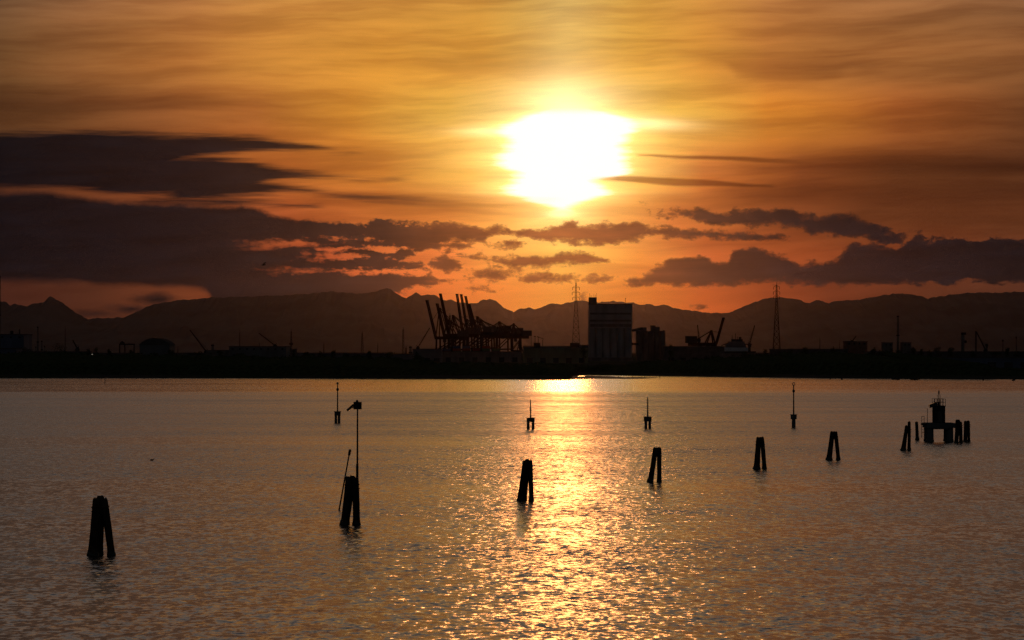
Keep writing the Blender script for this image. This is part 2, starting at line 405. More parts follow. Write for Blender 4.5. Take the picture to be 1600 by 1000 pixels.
put(b.inputs['Roughness'], (lin(amp, 0.3, 1.3, 0.17, 0.25)+sstep(wy, 180, 480)*0.045)*(1.0-lee*0.42))
WATER = m
mb = MB(); mb.quad([(-45000, -3000, 0), (45000, -3000, 0), (45000, 75000, 0), (-45000, 75000, 0)])
tag(mb.build('lagoon_water', WATER), kind='structure')

def interp(t, x):
    if x <= t[0][0]: return t[0][1]
    for (a, p), (b_, q) in zip(t, t[1:]):
        if x <= b_: return p+(q-p)*(x-a)/(b_-a)
    return t[-1][1]
coast_px = [(-3000, 590.5), (0, 590.6), (400, 591), (640, 592), (860, 592.6), (893, 592.4), (899, 589), (906, 585.9), (940, 586.0), (1000, 587), (1050, 587.6), (1280, 590.7), (1600, 593), (4000, 594)]
coast = [((px-800)/F*DW(py), DW(py)) for px, py in coast_px]
xs = sorted(set([-45000, -20000, -8000, -3000, -1500]+[i*6 for i in range(-110, 111)]+[1500, 3000, 8000, 20000, 45000]+[c_[0] for c_ in coast if abs(c_[0]) < 700]))
mb = MB(); offs = [(0, -0.4), (2, 0.5), (7, 1.1), (20, 1.5), (200, 1.5), (2000, 1.5), (10000, 1.5), (30000, 1.5), (72000, 1.5)]
for x in xs:
    jd = random.uniform(-4, 4)
    for k, (o_, z) in enumerate(offs):
        mb.v.append((x, interp(coast, x)+jd+o_, z+(random.uniform(-.15, .15) if k in (1, 2) else 0)))
nk = len(offs)
for i in range(len(xs)-1):
    for k in range(nk-1):
        a = i*nk+k; mb.f.append((a, a+nk, a+nk+1, a+1))
tag(mb.build('ground', SOIL, smooth=True), kind='structure')

# sandbar: a low muddy spit that runs right from the shore
mb = MB(); N = 60
rows_ = []
for i in range(N+1):
    t = i/N; px = 872+(1034-872)*t
    fy = interp([(872, 592.8), (960, 592.6), (1000, 592.0), (1020, 591.0), (1034, 590.2)], px)
    by = interp([(872, 589.0), (905, 588.7), (925, 586.0), (958, 587.6), (975, 589.6), (1005, 590.0), (1022, 590.0), (1034, 590.1)], px)
    d0, d1 = DW(fy), DW(by); x = (px-800)/F*(d0+d1)/2
    h = (0.42 if px > 903 else 0.9)*min(1, (1-t)*5)+random.uniform(-.06, .06)
    rows_.append([(x, d0, -0.25), (x, d0+(d1-d0)*.25, h*.7), (x, d0+(d1-d0)*.6, h), (x, d1, -0.25)])
for r_ in rows_: mb.v += r_
for i in range(N):
    for k in range(3): a = i*4+k; mb.f.append((a, a+4, a+5, a+1))
tag(mb.build('sandbar', SAND, smooth=True), kind='structure')

prof = [(-700,475),(-400,468),(-200,472),(-60,482),(0,470),(10,472),(14,479),(22,475),(32,476),(40,479),(55,474),(68,473),(76,463),(80,463),(92,470),(108,481),(122,491),(138,499),(150,497),(165,497),(185,496),(200,497),(215,486),(240,475),(260,472),(280,469),(330,465),(400,463),(470,460),(520,455),(535,457),(560,459),(590,455),(603,450),(612,452),(622,461),(635,466),(643,461),(650,457),(658,461),(670,460),(682,462),(690,468),(697,470),(703,467),(712,471),(722,473),(735,474),(745,473),(757,468),(765,467),(775,470),(785,479),(797,485),(803,487),(812,483),(822,482),(826,481),(838,483),(850,478),(862,474),(880,475),(890,472),(900,470),(910,470),(925,472),(960,471),(990,473),(1000,476),(1010,475),(1020,476),(1030,478),(1037,476),(1050,480),(1060,482),(1080,485),(1100,488),(1120,489),(1135,489),(1145,487),(1155,481),(1170,476),(1185,470),(1200,465),(1215,464),(1230,466),(1245,467),(1255,471),(1265,474),(1275,469),(1285,470),(1295,474),(1302,471),(1330,469),(1350,467),(1375,462),(1395,459),(1420,459),(1440,463),(1450,467),(1465,463),(1490,460),(1520,457),(1560,457),(1600,456),(1660,458),(1800,462),(2000,456),(2300,470)]
MD = 52000.0
mb = MB(); cols = [-700+i*2.5 for i in range(1201)]
prw = [(-9000, .0), (-7500, .16), (-5800, .34), (-4200, .46), (-2700, .68), (-1300, .80), (0, 1.0), (1500, .72), (4000, .35), (8000, 0)]
for px in cols:
    yy = interp(prof, px)+random.uniform(-.5, .5)+0.45*math.sin(px*.19+2*math.sin(px*.05))+0.4*math.sin(px*.43+1.3)
    zt = Z(yy, MD); xx = X(px, MD)
    for k, (o_, q) in enumerate(prw):
        nz_ = 0 if k in (0, 6, 9) else (math.sin(px*.05+k*1.7)*.5+math.sin(px*.113+k*3.1)*.35+math.sin(px*.31+k)*.15)*0.10
        mb.v.append((xx+(0 if k == 6 else math.sin(px*.07+k*2)*60), MD+o_, max(-5 if k in (0, 9) else 5, zt*(q+nz_*(1 if q < .99 else 0)))))
nk = len(prw)
for i in range(len(cols)-1):
    for k in range(nk-1): a = i*nk+k; mb.f.append((a, a+nk, a+nk+1, a+1))
tag(mb.build('mountains', ROCK), kind='structure')

# ------------------------------------------------------------------ mooring dolphins and single piles
def pile_mb(pt, pb, rt, rb, foot=1.16, n=16):
    """pt top, pb at the waterline; splays towards the foot, weed-thickened around the waterline"""
    mb = MB(); pt = Vector(pt); pb = Vector(pb); d = pt-pb
    ts = [-0.45, -0.12, 0.0, 0.05, 0.1, 0.16, 0.3, 0.45, 0.6, 0.75, 0.88, 0.96, 0.985, 1.0]
    pts, rs = [], []
    for t in ts:
        bow = math.sin(min(max(t, 0), 1)*math.pi)*0.02*random.uniform(.5, 1.2)
        pts.append(pb+d*t+Vector((bow, 0, 0)))
        r = rb+(rt-rb)*max(0, t)
        if t <= .16: r *= 1+(foot-1)*(1-max(0, t)/.18)**1.3
        if t > .98: r *= .88 if t < 1 else .62
        rs.append(r)
    mb.tube(pts, rs, n, 0.035)
    for q in range(len(mb.v)-n, len(mb.v)):
        v = mb.v[q]; mb.v[q] = (v[0], v[1], v[2]+random.uniform(-.09, .07))
    return mb
def dolphin(piles, base_y, label, group='timber mooring dolphins in the lagoon', strap=True, D=None):
    """piles: (x_top, y_top, x_base, width_top, width_base, dy_metres)"""
    D = D or DW(base_y); s = D/F
    cx = sum(p[2] for p in piles)/len(piles)
    t = thing('mooring_dolphin', label, 'mooring post', (X(cx, D), D, 0), group)
    zs = []
    for (xt, yt, xb, wt, wb, dd) in piles:
        zt = Z(yt, D); zs.append(zt)
        pt = (X(xt, D), D+dd*0.35, zt); pb = (X(xb, D), D+dd, 0)
        p = pile_mb(pt, pb, wt*s/2, wb*s/2).build('pile', WOOD, t, smooth=True)
        d = Vector(pt)-Vector(pb); q = 0.10
        k = MB().tube([Vector(pb)+d*-.05, Vector(pb)+d*0.02, Vector(pb)+d*0.06, Vector(pb)+d*q], [wb*s*.64, wb*s*.64, wb*s*.58, wb*s*.50], 14, .07)
        k.build('weed_collar', WEED, p, smooth=True)
    if strap and len(piles) > 1:
        zt = min(zs)-0.45
        x0 = min(X(p[0], D)-p[3]*s/2 for p in piles)-.03; x1 = max(X(p[0], D)+p[3]*s/2 for p in piles)+.03
        y0 = D+min(p[5]*.35-p[3]*s/2 for p in piles)-.03; y1 = D+max(p[5]*.35+p[3]*s/2 for p in piles)+.03
        mb = MB(); mb.tube([(x0, y0, zt), (x1, y0, zt), (x1, y1, zt), (x0, y1, zt), (x0, y0, zt), ((x0+x1)/2, y0, zt)], .035, 6)
        mb.build('iron_strap', IRON, t)
        mb = MB(); mb.tube([(x0-.05, D, zt-.25), (x1+.05, D, zt-.25)], .03, 8); mb.build('bolt', IRON, t)
    return t
dolphin([(152.5, 778, 145.5, 14, 16, 0), (162, 779, 174.5, 12.5, 11, .1), (156.5, 776, 153, 13, 12, .5)], 868,
        'thick black timber mooring dolphin standing alone in the lower left water')
d_lamp = dolphin([(545.5, 744, 537.5, 10.5, 11, 0), (555, 746, 557, 11, 11, .15), (551, 743.5, 541, 10, 8, .4)], 820,
        'timber mooring dolphin that carries the tall lamp post')
dolphin([(820.5, 719.5, 811, 7.5, 6.5, 0), (828, 719, 830.3, 7.5, 7, .1), (824, 718, 819, 8.5, 7.5, .5)], 782,
        'three-legged timber dolphin standing in the golden sun glitter')
dolphin([(1024, 699.5, 1016, 7.5, 8.5, 0), (1029.5, 699.5, 1030, 7.5, 7, .1)], 753,
        'two-legged timber dolphin with only its left leg leaning, right of the sun glitter')
dolphin([(1185, 683, 1182, 7, 10, 0), (1190, 683, 1194.5, 7, 6.5, .1)], 733,
        'two-legged timber dolphin with both legs splayed, directly below the channel marker with ring topmark')
dolphin([(1300.5, 674.5, 1295, 7, 9, 0), (1305, 674.5, 1310, 6.5, 6, .1)], 718.5,
        'wide open A-shaped timber dolphin between the splayed pair and the platform')
dolphin([(1416.5, 665, 1411, 5, 8, 0), (1420.5, 658.5, 1420.5, 4.8, 5.2, .2)], 704,
        'crooked dolphin with one short leaning leg and one upright leg beside the platform')
dolphin([(1496.5, 656, 1493.8, 7.5, 6, 0), (1500.5, 659, 1502, 5.5, 5.5, .4)], 692,
        'squat timber dolphin touching the right end of the platform', D=352)
dolphin([(1509, 658, 1508, 6, 6, 0), (1513, 657.5, 1514.6, 5, 4, .4)], 690,
        'rightmost timber dolphin, just beyond the platform and its fender dolphin')
D = DW(688); s = D/F
t = thing('mooring_post', 'single upright timber post standing just left of the platform ladder', 'mooring post', (X(1433, D), D, 0))
pl = pile_mb((X(1431.8, D), D, Z(659, D)), (X(1433, D), D, 0), 2.4*s, 2.7*s).build('pile', WOOD, t, smooth=True)
MB().tube([(X(1433, D), D, -.1), (X(1433, D), D, .25), (X(1433, D), D, .4)], [3.6*s, 3.3*s, 2.7*s], 12, .06).build('weed_collar', WEED, pl, smooth=True)

# lamp post on the dolphin
D = DW(820)-.28; s = D/F
t = thing('lamp_post', 'tall slim navigation lamp post with lantern box and tilted panel', 'lamp post', (X(558.3, D), D, Z(818, D)))
MB().tube([(X(558.3, D), D, Z(812, D)), (X(558.3, D), D, Z(727, D)), (X(558.5, D), D, Z(724, D))], [2.1*s, 2.0*s, 1.5*s], 12).build('lower_pole', STEEL, t, smooth=True)
MB().tube([(X(558.5, D), D, Z(724, D)), (X(558.7, D), D, Z(638, D))], [1.45*s, 1.1*s], 12).build('upper_pole', STEEL, t, smooth=True)
mb = MB(); mb.box(X(552.6, D), X(565, D), D-.22, D+.22, Z(639.6, D), Z(628, D)); mb.box(X(552, D), X(553, D), D-.1, D+.1, Z(636, D), Z(631, D))
lb = mb.build('lantern_box', STEEL, t)
MB().tube([(X(558, D), D, Z(629, D)), (X(558, D), D, Z(626.3, D)), (X(558, D), D, Z(624.6, D))], [2.2*s, 1.9*s, .8*s], 10).build('lantern', DARKW, lb, smooth=True)
mb = MB(); mb.beam((X(552.8, D), D, Z(632.5, D)), (X(542.5, D), D, Z(641.5, D)), .5, .15); pn = mb.build('solar_panel', DARKW, t)
MB().beam((X(553.5, D), D, Z(637, D)), (X(548, D), D, Z(637.3, D)), .05).build('panel_bracket', STEEL, pn)
for i in range(3): MB().box(X(555.5, D), X(561, D), D-.12, D+.12, Z(806-i*22, D), Z(806-i*22, D)+.06).build('pole_clamp', IRON, t)
# leaning stake
D = DW(797)
t = thing('leaning_pole', 'thin tilted pole with a fat cap standing beside the lamp dolphin', 'pole', (X(530, D), D, 0))
MB().tube([(X(525.5, D), D-.3, Z(820, D)), (X(530, D), D, 0), (X(546, D), D-.1, Z(709, D))], [.055, .055, .048], 8).build('shaft', WOOD, t, smooth=True)
MB().tube([(X(545.4, D), D-.1, Z(712, D)), (X(545.8, D), D-.1, Z(710, D)), (X(547.2, D), D-.1, Z(703, D)), (X(547.4, D), D-.1, Z(702, D))], [.06, .09, .09, .05], 10).build('cap', IRON, t, smooth=True)

# ------------------------------------------------------------------ channel markers
def marker(px, base, plat0, plat1, ptop, pw, piles, top, lamp_y, label, ballast=1.0):
    D = DW(base); s = D/F; x = X(px, D)
    t = thing('channel_marker', label, 'channel marker', (x, D, 0), 'channel markers in a line across the lagoon')
    for (ox, wd) in piles:
        MB().tube([(x+ox*s, D, -1.2), (x+ox*s, D, 0), (x+ox*s, D, Z(plat1, D)+.02)], [wd*s*.62, wd*s*.56, wd*s/2], 12, .03).build('pile', CONC2, t, smooth=True)
    mb = MB(); mb.box(x-pw/2*s, x+pw/2*s, D-pw*.4*s, D+pw*.4*s, Z(plat1, D), Z(plat0, D))
    mb.box(x-pw/2*s-.08, x+pw/2*s+.08, D-pw*.4*s-.08, D+pw*.4*s+.08, Z(plat0, D), Z(plat0, D)+.09)
    mb.build('platform', CONC2, t)
    MB().tube([(x, D, Z(plat0, D)), (x, D, Z(ptop, D))], [.11, .075], 8).build('pole', STEEL, t, smooth=True)
    if lamp_y:
        MB().tube([(x, D, Z(lamp_y+2.3, D)), (x, D, Z(lamp_y+1.4, D)), (x, D, Z(lamp_y-1.4, D)), (x, D, Z(lamp_y-2.2, D))], [.09, .19, .19, .09], 10).build('lantern', DARKW, t, smooth=True)
    if top == 'ball': MB().ball((x, D, Z(ptop, D)+.1), 1.9*s, 12, 8).build('topmark', PALE, t, smooth=True)
    if top == 'ring':
        zc = Z(ptop, D)+.2; r = 2.1*s; mb = MB()
        pts = [(x+r*math.cos(a), D, zc+r*math.sin(a)) for a in [2*math.pi*i/14 for i in range(15)]]
        mb.tube(pts, .055, 6); mb.build('topmark', PALE, t, smooth=True)
    return t
marker(527.5, 661, 643.5, 649.5, 600, 9.4, [(-2.6, 3.9), (2.3, 3.9)], 'ball', 608.5, 'channel marker with round ball topmark, up-left of the lamp post')
marker(829, 669.5, 653.5, 659.5, 624.5, 12.5, [(-3.6, 4.2), (3.9, 4.2)], None, None, 'widest channel marker, two legs and bare pole, in the sun glitter')
marker(1012, 669.5, 652, 658.5, 621, 12, [(-2.9, 4.0), (3.1, 4.0)], None, None, 'two-legged channel marker with bare pole above the leaning two-legged dolphin')
marker(1240, 668, 648.5, 655, 602, 9, [(0, 5.6)], 'ring', 611, 'channel marker on one thick leg with a small ring topmark')

# ------------------------------------------------------------------ beacon platform
D = DW(690); s = D/F
t = thing('beacon_platform', 'concrete beacon platform on thick legs with dark cabin and roof rail', 'platform', (X(1468, D), D, 0))
x_ = lambda p: X(p, D)
z_ = lambda p: Z(p, D)
for a, b_ in ((1448, 1458.6), (1479, 1489.5)):
    for yo in (0, 2.6):
        mb = MB(); cx = (x_(a)+x_(b_))/2; r = (x_(b_)-x_(a))/2
        mb.tube([(cx, D+yo, -1.5), (cx, D+yo, .15), (cx, D+yo, .3), (cx, D+yo, z_(668.5))], [r*1.16, r*1.12, r, r*.97], 18, .015).build('leg', CONC2, t, smooth=True)
MB().box(x_(1447), x_(1492), D-.55, D+3.2, z_(668.6), z_(661)).build('deck', CONC2, t)
MB().box(x_(1439.6), x_(1447)-.003, D-.3, D+.6, z_(664), z_(661.4)).build('landing', IRON, t)
MB().box(x_(1457), x_(1480.5), D-.5, D+3.0, z_(670.6), z_(668.6)-.003).build('cross_beam', CONC2, t)
cb = MB().box(x_(1460), x_(1477), D+.1, D+1.9, z_(661), z_(635.2)).build('cabin', STEEL, t)
MB().box(x_(1459.4), x_(1477.6), D+.02, D+1.98, z_(635.2), z_(634)).build('cabin_roof', STEEL, cb)
MB().box(x_(1465), x_(1472), D+.07, D+.1-.004, z_(660), z_(643)).build('door', DARKW, cb)
for yo in (.08, 1.9):
    mb = MB()
    for px in (1459.8, 1464, 1468.5, 1473, 1477.2): mb.beam((x_(px), D+yo, z_(634)), (x_(px), D+yo, z_(623.2)), .05)
    for yy in (623.4, 628.5): mb.beam((x_(1459.8), D+yo, z_(yy)), (x_(1477.2), D+yo, z_(yy)), .045)
    mb.build('roof_rail', STEEL, t)
MB().tube([(x_(1468.6), D+.9, z_(634)), (x_(1468.6), D+.9, z_(629)), (x_(1468.6), D+.9, z_(628.6)), (x_(1468.6), D+.9, z_(617))], [.17, .13, .06, .045], 8).build('mast', STEEL, t)
MB().tube([(x_(1468.6), D+.9, z_(617)), (x_(1468.6), D+.9, z_(615.5)), (x_(1468.6), D+.9, z_(611.5)), (x_(1468.6), D+.9, z_(610))], [.05, .085, .09, .04], 10).build('lantern', DARKW, t, smooth=True)
for px, px2 in ((1465.2, 1466.6), (1472.2, 1470.6)): MB().beam((x_(px), D+.9, z_(634)), (x_(px2), D+.9, z_(616.5)), .035).build('stay', STEEL, t)
MB().beam((x_(1453), D+.6, z_(635)), (x_(1464.5), D+.6, z_(630.6)), .8, .42).build('solar_panel', DARKW, t)
MB().beam((x_(1449.6), D+.4, z_(661)), (x_(1449.6), D+.4, z_(638)), .06).build('rod', STEEL, t)
mb = MB()
for px in (1439.8, 1443.6): mb.beam((x_(px), D-.1, z_(684 if px < 1441 else 676)), (x_(px), D-.1, z_(650.5)), .055)
for yy in (650.6, 675.4): mb.beam((x_(1439.8), D-.1, z_(yy)), (x_(1443.6 if yy < 660 else 1448), D-.1, z_(yy)), .05)
for yy in range(656, 674, 5): mb.beam((x_(1439.8), D-.1, z_(yy)), (x_(1443.6), D-.1, z_(yy)), .025)
mb.build('ladder', IRON, t)

# thin stakes
def stake(px, top, base, label, lean=0, r=.05, grp='thin stakes near the far shore'):
    D = DW(base); mb = MB()
    mb.tube([(X(px, D), D, -.8), (X(px, D), D, 0), (X(px+lean, D), D, Z(top, D))], [r*1.2, r*1.1, r*.8], 7)
    return tag(mb.build('stake', WOOD, loc=(X(px, D), D, 0), smooth=True), label, 'stake', grp)
stake(164, 591, 599.5, 'lone thin stake in the water below the left shore', r=.10)
stake(1031, 587.2, 591, 'thin stake at the very tip of the sandbar', r=.13)
stake(1007.5, 587.0, 590.4, 'thin stake near the outer end of the sandbar', r=.12)
stake(988, 587.3, 590, 'thin stake in the bright strip of water behind the sandbar', r=.12)
stake(967, 587.5, 590, 'thin stake where the bright water strip behind the sandbar begins', r=.12)
stake(1536, 591, 595, 'short stake below the pale warehouse at the right shore', r=.2)
stake(1297, 590.5, 593, 'low stake below the long dark shed on the right', r=.2)
stake(1315.5, 590.5, 593.4, 'thicker low stake just right of the shed stake', r=.35)
for i, (px, py) in enumerate([(1396, 592.8), (1401, 593), (1403.5, 593.2), (1425, 593.2), (1430, 593.4), (1434, 593.1), (1584, 594.5)]):
    D = DW(py+.6); mb = MB(); x = X(px, D); r = .42
    mb.tube([(x-.8, D, .10), (x-.45, D, .24), (x, D, .3), (x+.4, D, .34), (x+.62, D, .75), (x+.72, D, 1.0), (x+.95, D, 1.02), (x+1.15, D, .98)], [.05, .26, .34, .24, .11, .13, .10, .02], 8)
    tag(mb.build('swimming_bird', FEATH, loc=(x, D, 0), smooth=True), 'tiny dark water bird swimming just off the right shore', 'bird', 'water birds off the right shore')
D = DW(720); x = X(238, D); mb = MB()
mb.tube([(x-.22, D, .07), (x-.14, D, .09), (x, D, .10), (x+.1, D, .10), (x+.13, D, .16), (x+.16, D, .20), (x+.21, D, .20), (x+.25, D, .19)], [.02, .07, .09, .06, .03, .04, .03, .006], 8)
tag(mb.build('swimming_bird', FEATH, loc=(x, D, 0), smooth=True), 'lone small dark bird floating on open water in the left half', 'bird')
# flying bird
D = 420.0; q = P(412, 414, D); mb = MB()
mb.tube([q+Vector((-.28, 0, -.03)), q+Vector((-.16, 0, .0)), q, q+Vector((.16, 0, .02)), q+Vector((.24, 0, .05)), q+Vector((.33, 0, .04))], [.02, .06, .09, .05, .05, .008], 8)
for sgn in (1, -1):
    pts = [(q+Vector((.1, 0, .03)), q+Vector((-.1, 0, .03))), (q+Vector((.14, sgn*.25, .2)), q+Vector((-.06, sgn*.25, .18))), (q+Vector((.34, sgn*.3, .36)), q+Vector((.26, sgn*.3, .36)))]
    for (a1, b1), (a2, b2) in zip(pts, pts[1:]):
        u = Vector((0, 0, .02)); mb.hexa([b1, a1, a2, b2], [b1+u, a1+u, a2+u, b2+u])
tag(mb.build('flying_bird', FEATH, loc=q, smooth=False), 'small dark bird flying under the dark left cloud bank', 'bird')

# ------------------------------------------------------------------ lattice towers
def lattice(mb, x, y, z0, z1, w0, w1, th, n=8, wy=None):
    lv = [z0+(z1-z0)*(1-(1-i/n)**1.25) for i in range(n+1)]
    def cor(i):
        f = (lv[i]-z0)/(z1-z0); h = (w0+(w1-w0)*f)/2
        return [Vector((x+a*h, y+b_*h, lv[i])) for a, b_ in ((-1, -1), (1, -1), (1, 1), (-1, 1))]
    for i in range(n):
        A, B = cor(i), cor(i+1)
        for k in range(4):
            j = (k+1) % 4
            mb.beam(A[k], B[k], th); mb.beam(A[k], B[j], th*.6); mb.beam(A[j], B[k], th*.6); mb.beam(B[k], B[j], th*.6)
def pylon(px, D, top, w0px, label, arms, n=11, th=.42):
    s = D/F; x = X(px, D); t = thing('power_pylon', label, 'pylon', (x, D, GZ), 'tall lattice pylons on the far shore')
    zt = Z(top, D); zc = Z(top+28, D)
    mb = MB(); lattice(mb, x, D, GZ-.5, zc, w0px*s, 2.6*s, th, n); mb.build('lower_tower', REDST, t)
    mb = MB(); lattice(mb, x, D, zc, zt-3, 2.6*s, 1.5*s, th*.8, 7); mb.tube([(x, D, zt-3), (x, D, zt)], .2, 6); mb.build('upper_tower', REDST, t)
    for yy, hw in arms:
        z = Z(yy, D); mb = MB(); L = hw*s
        for sg in (-1, 1):
            mb.beam((x, D-.8, z), (x+sg*L, D, z), th*.6); mb.beam((x, D+.8, z), (x+sg*L, D, z), th*.6); mb.beam((x, D, z+2.2), (x+sg*L, D, z), th*.5)
        a = mb.build('cross_arm', REDST, t)
        for sg in (-1, 1): MB().tube([(x+sg*L, D, z), (x+sg*L, D, z-3.2)], [.25, .3], 6).build('insulator', DARKW, a)
    return t
pylon(900, 3500, 438, 15, 'tall lattice pylon just left of the big grain silo', [(449, 5.2), (457, 6), (465, 5.2)])
pylon(1213.5, 3300, 441, 12.5, 'tall lattice pylon standing right of the docked ship', [(448, 4.5), (456, 5), (463, 4.5)])
def mast(px, D, top, w0, w1, label, lat=True, base_w=None, lump=None, grp='slender masts along the industrial skyline', m_=None):
    s = D/F; x = X(px, D); z1 = Z(top, D)
    t = thing('mast', label, 'mast', (x, D, GZ), grp); mb = MB()
    if lat: lattice(mb, x, D, GZ-.3, z1-4*s, w0*s, w1*s, .34, 10)
    else: mb.tube([(x, D, GZ-.3), (x, D, z1-4*s)], [w0*s/2, w1*s/2], 8)
    mb.build('shaft', m_ or STEEL, t)
    MB().tube([(x, D, z1-4*s), (x, D, z1)], [w1*s*.3, .12], 6).build('antenna', STEEL, t)
    if lump: MB().tube([(x, D, Z(lump+2, D)), (x, D, Z(lump-1, D))], [w0*s*.9, w0*s*1.1], 8).build('service_platform', STEEL, t)
    return t
mast(630, 3000, 511, 3.4, 1.6, 'dark lattice mast left of the short chimney and container cranes')
mast(566, 3600, 517, 4.4, 1.4, 'hazy lattice mast in the gap between long dark shed and container cranes')
mast(590.3, 3600, 535, 1.4, .8, 'short thin mast between hazy lattice mast and dark mound', False)
mast(506, 3800, 534, 1.6, 1, 'faint short mast right of the banded tower', False)
mast(374.6, 3300, 516, 1.4, .9, 'thin mast rising from left end of the long flat-roofed shed', False)
mast(405, 3300, 532, 1, .8, 'stubby thin antenna rising from the middle of the long flat shed', False)
mast(278, 2900, 541, 1.4, 1, 'low thin pole right of the round-roofed hangar', False)
mast(101.8, 2600, 510, 1.3, .8, 'thin mast rising behind the low mound on the left', False)
mast(1281, 3300, 526, 1.4, .9, 'thin mast left of the building with a crane on its roof', False)
mast(1567, 2900, 530, 1.2, 1, 'floodlight mast over the pale warehouse', False, lump=532)
mast(1588, 2900, 524, 1.2, 1, 'taller floodlight mast near the right edge of the skyline', False, lump=527)
mast(830, 3000, 522, .9, .7, 'thin mast beside the flat building at the end of the container cranes', False)
mast(1312, 3300, 531, .8, .6, 'very thin mast between the bare mast and the building with roof crane', False)
mast(455, 2900, 514, 3.0, 1.2, 'banded tower with service platform at right end of the long flat shed', True, lump=537)
mast(634.5, 3100, 540, 2.2, 2.0, 'stubby column leaning on the dark lattice mast', False)
mast(703, 3420, 489, 2.6, 2.2, 'thick vertical post between the raised crane booms', False)

# ------------------------------------------------------------------ chimneys
def chimney(px, D, top, w0, w1, label, base_top=None):
    s = D/F; x = X(px, D); z1 = Z(top, D)
    t = thing('chimney', label, 'chimney', (x, D, GZ), 'industrial chimneys on the skyline')
    sh = MB().tube([(x, D, GZ-.3), (x, D, (z1+GZ)/2), (x, D, z1)], [w0*s/2, (w0+w1)*s/4, w1*s/2], 16).build('stack', CONC2, t, smooth=True)
    MB().tube([(x, D, z1-2.2*s), (x, D, z1-.8*s)], [w1*s*.62, w1*s*.62], 16).build('rim', STEEL, sh)
    MB().tube([(x, D, GZ+(z1-GZ)*.55), (x, D, GZ+(z1-GZ)*.55+.9)], [w0*s*.72]*2, 16).build('gallery', STEEL, sh)
    return t
chimney(59, 2700, 510, 2.6, 2.0, 'taller of the paired slim chimneys right of the dark block')
chimney(65.4, 2700, 532, 2.6, 2.2, 'short chimney tight beside the taller slim one')
chimney(56, 2600, 541, 1.6, 1.6, 'stub of a chimney at the foot of the slim pair, on its left')
chimney(69.5, 2600, 540, 1.6, 1.6, 'stub of a chimney at the foot of the slim pair, on its right')
chimney(332, 2800, 538, 4.2, 4.0, 'thick short chimney between slanted jib crane and long flat shed')
chimney(641.3, 2900, 541, 4.0, 3.8, 'stout short chimney at the left foot of the container cranes')
chimney(1403, 3200, 493, 3.8, 3.2, 'tall lone chimney on the right between two box-like plant buildings')
chimney(-.6, 2200, 431, 3.0, 2.6, 'very tall dark stack cut by the left edge of the view')

# ------------------------------------------------------------------ buildings
def building(x0, x1, top, D, depth, label, wall=CLAD, roof=ROOFM, kind='flat', group=None, name='warehouse', cat='warehouse', doors=2, wins=0, eave=None, base=None):
    a, b_ = X(x0, D), X(x1, D); z1 = Z(top, D); z0 = GZ-.2; t = thing(name, label, cat, ((a+b_)/2, D, GZ), group)
    ze = Z(eave, D) if eave else z1-.6
    wl = MB().box(a, b_, D, D+depth, z0, ze).build('wall', wall, t)
    mb = MB(); o = .5
    if kind == 'flat': mb.box(a-o, b_+o, D-o, D+depth+o, ze, z1)
    elif kind == 'gable':
        my = D+depth/2; n = len(mb.v)
        mb.v += [(a-o, D-o, ze), (b_+o, D-o, ze), (b_+o, my, z1), (a-o, my, z1), (a-o, D+depth+o, ze), (b_+o, D+depth+o, ze)]
        mb.f += [(n, n+1, n+2, n+3), (n+3, n+2, n+5, n+4), (n, n+3, n+4), (n+1, n+5, n+2), (n, n+4, n+5, n+1)]
    elif kind == 'arch':
        k = 12; n = len(mb.v)
        for i in range(k+1):
            f = i/k; zz = ze+(z1-ze)*math.sin(math.pi*f)**.7
            mb.v += [(a-o+(b_-a+2*o)*f, D-o, zz), (a-o+(b_-a+2*o)*f, D+depth+o, zz)]
        for i in range(k): q = n+i*2; mb.f.append((q, q+2, q+3, q+1))
        mb.f.append(tuple(n+2*i for i in range(k+1))[::-1]); mb.f.append(tuple(n+2*i+1 for i in range(k+1))); mb.f.append((n, n+1, n+2*k+1, n+2*k))
    mb.build('roof', roof, t)
    L = b_-a
    for i in range(doors):
        cx = a+L*(i+.5)/doors; hw = min(2.4, L/doors*.3)
        MB().box(cx-hw, cx+hw, D-.06, D-.003, GZ, GZ+min(4.5, (ze-GZ)*.6)).build('roller_door', DARKW, t)
    for i in range(wins):
        cx = a+L*(i+.5)/wins; MB().box(cx-.8, cx+.8, D-.05, D-.003, ze-2.6, ze-1.2).build('window', DARKW, t)
    return t
building(-30, 37, 522, 2300, 40, 'big dark blue-black block at the left edge with small roof vents', CLADB, name='factory_block', cat='factory', wins=5)
for px, yy, w_ in ((18, 517, 4), (30, 514.5, .9)):
    D = 2310; tag(MB().box(X(px-w_/2, D), X(px+w_/2, D), D, D+3, Z(522, D), Z(yy, D)).build('roof_vent', STEEL, loc=(X(px, D), D, Z(522, D))), {18: 'squat vent on the roof of the dark left block', 30: 'thin pipe vent near the right edge of the dark left block'}[px], 'vent')
building(-20, 24, 544, 1700, 25, 'low bluish shed in front of the dark block at left edge', CLADB, name='shed', cat='shed')
building(218, 265, 528, 2500, 40, 'hangar with a shallow rounded roof on the left', CLAD, kind='arch', eave=539, name='hangar', cat='hangar', doors=1)
building(270, 282, 537, 2900, 18, 'small square house just right of the rounded hangar', CONC2, name='pump_house', cat='building', doors=1, wins=2) if False else None
building(358, 447, 541, 2600, 45, 'long flat-roofed shed below two thin antennas', CLAD, doors=5, wins=8)
building(322, 357, 547, 2700, 25, 'low annex left of the long flat-roofed shed', CONC2, name='annex', cat='building')
building(452, 462, 545, 2650, 14, 'small block at the foot of the banded tower', CONC2, name='plant_block', cat='building', doors=1)
building(645, 690, 545, 2400, 25, 'pale-faced low warehouse at left foot of the container cranes', CLAD, doors=3)
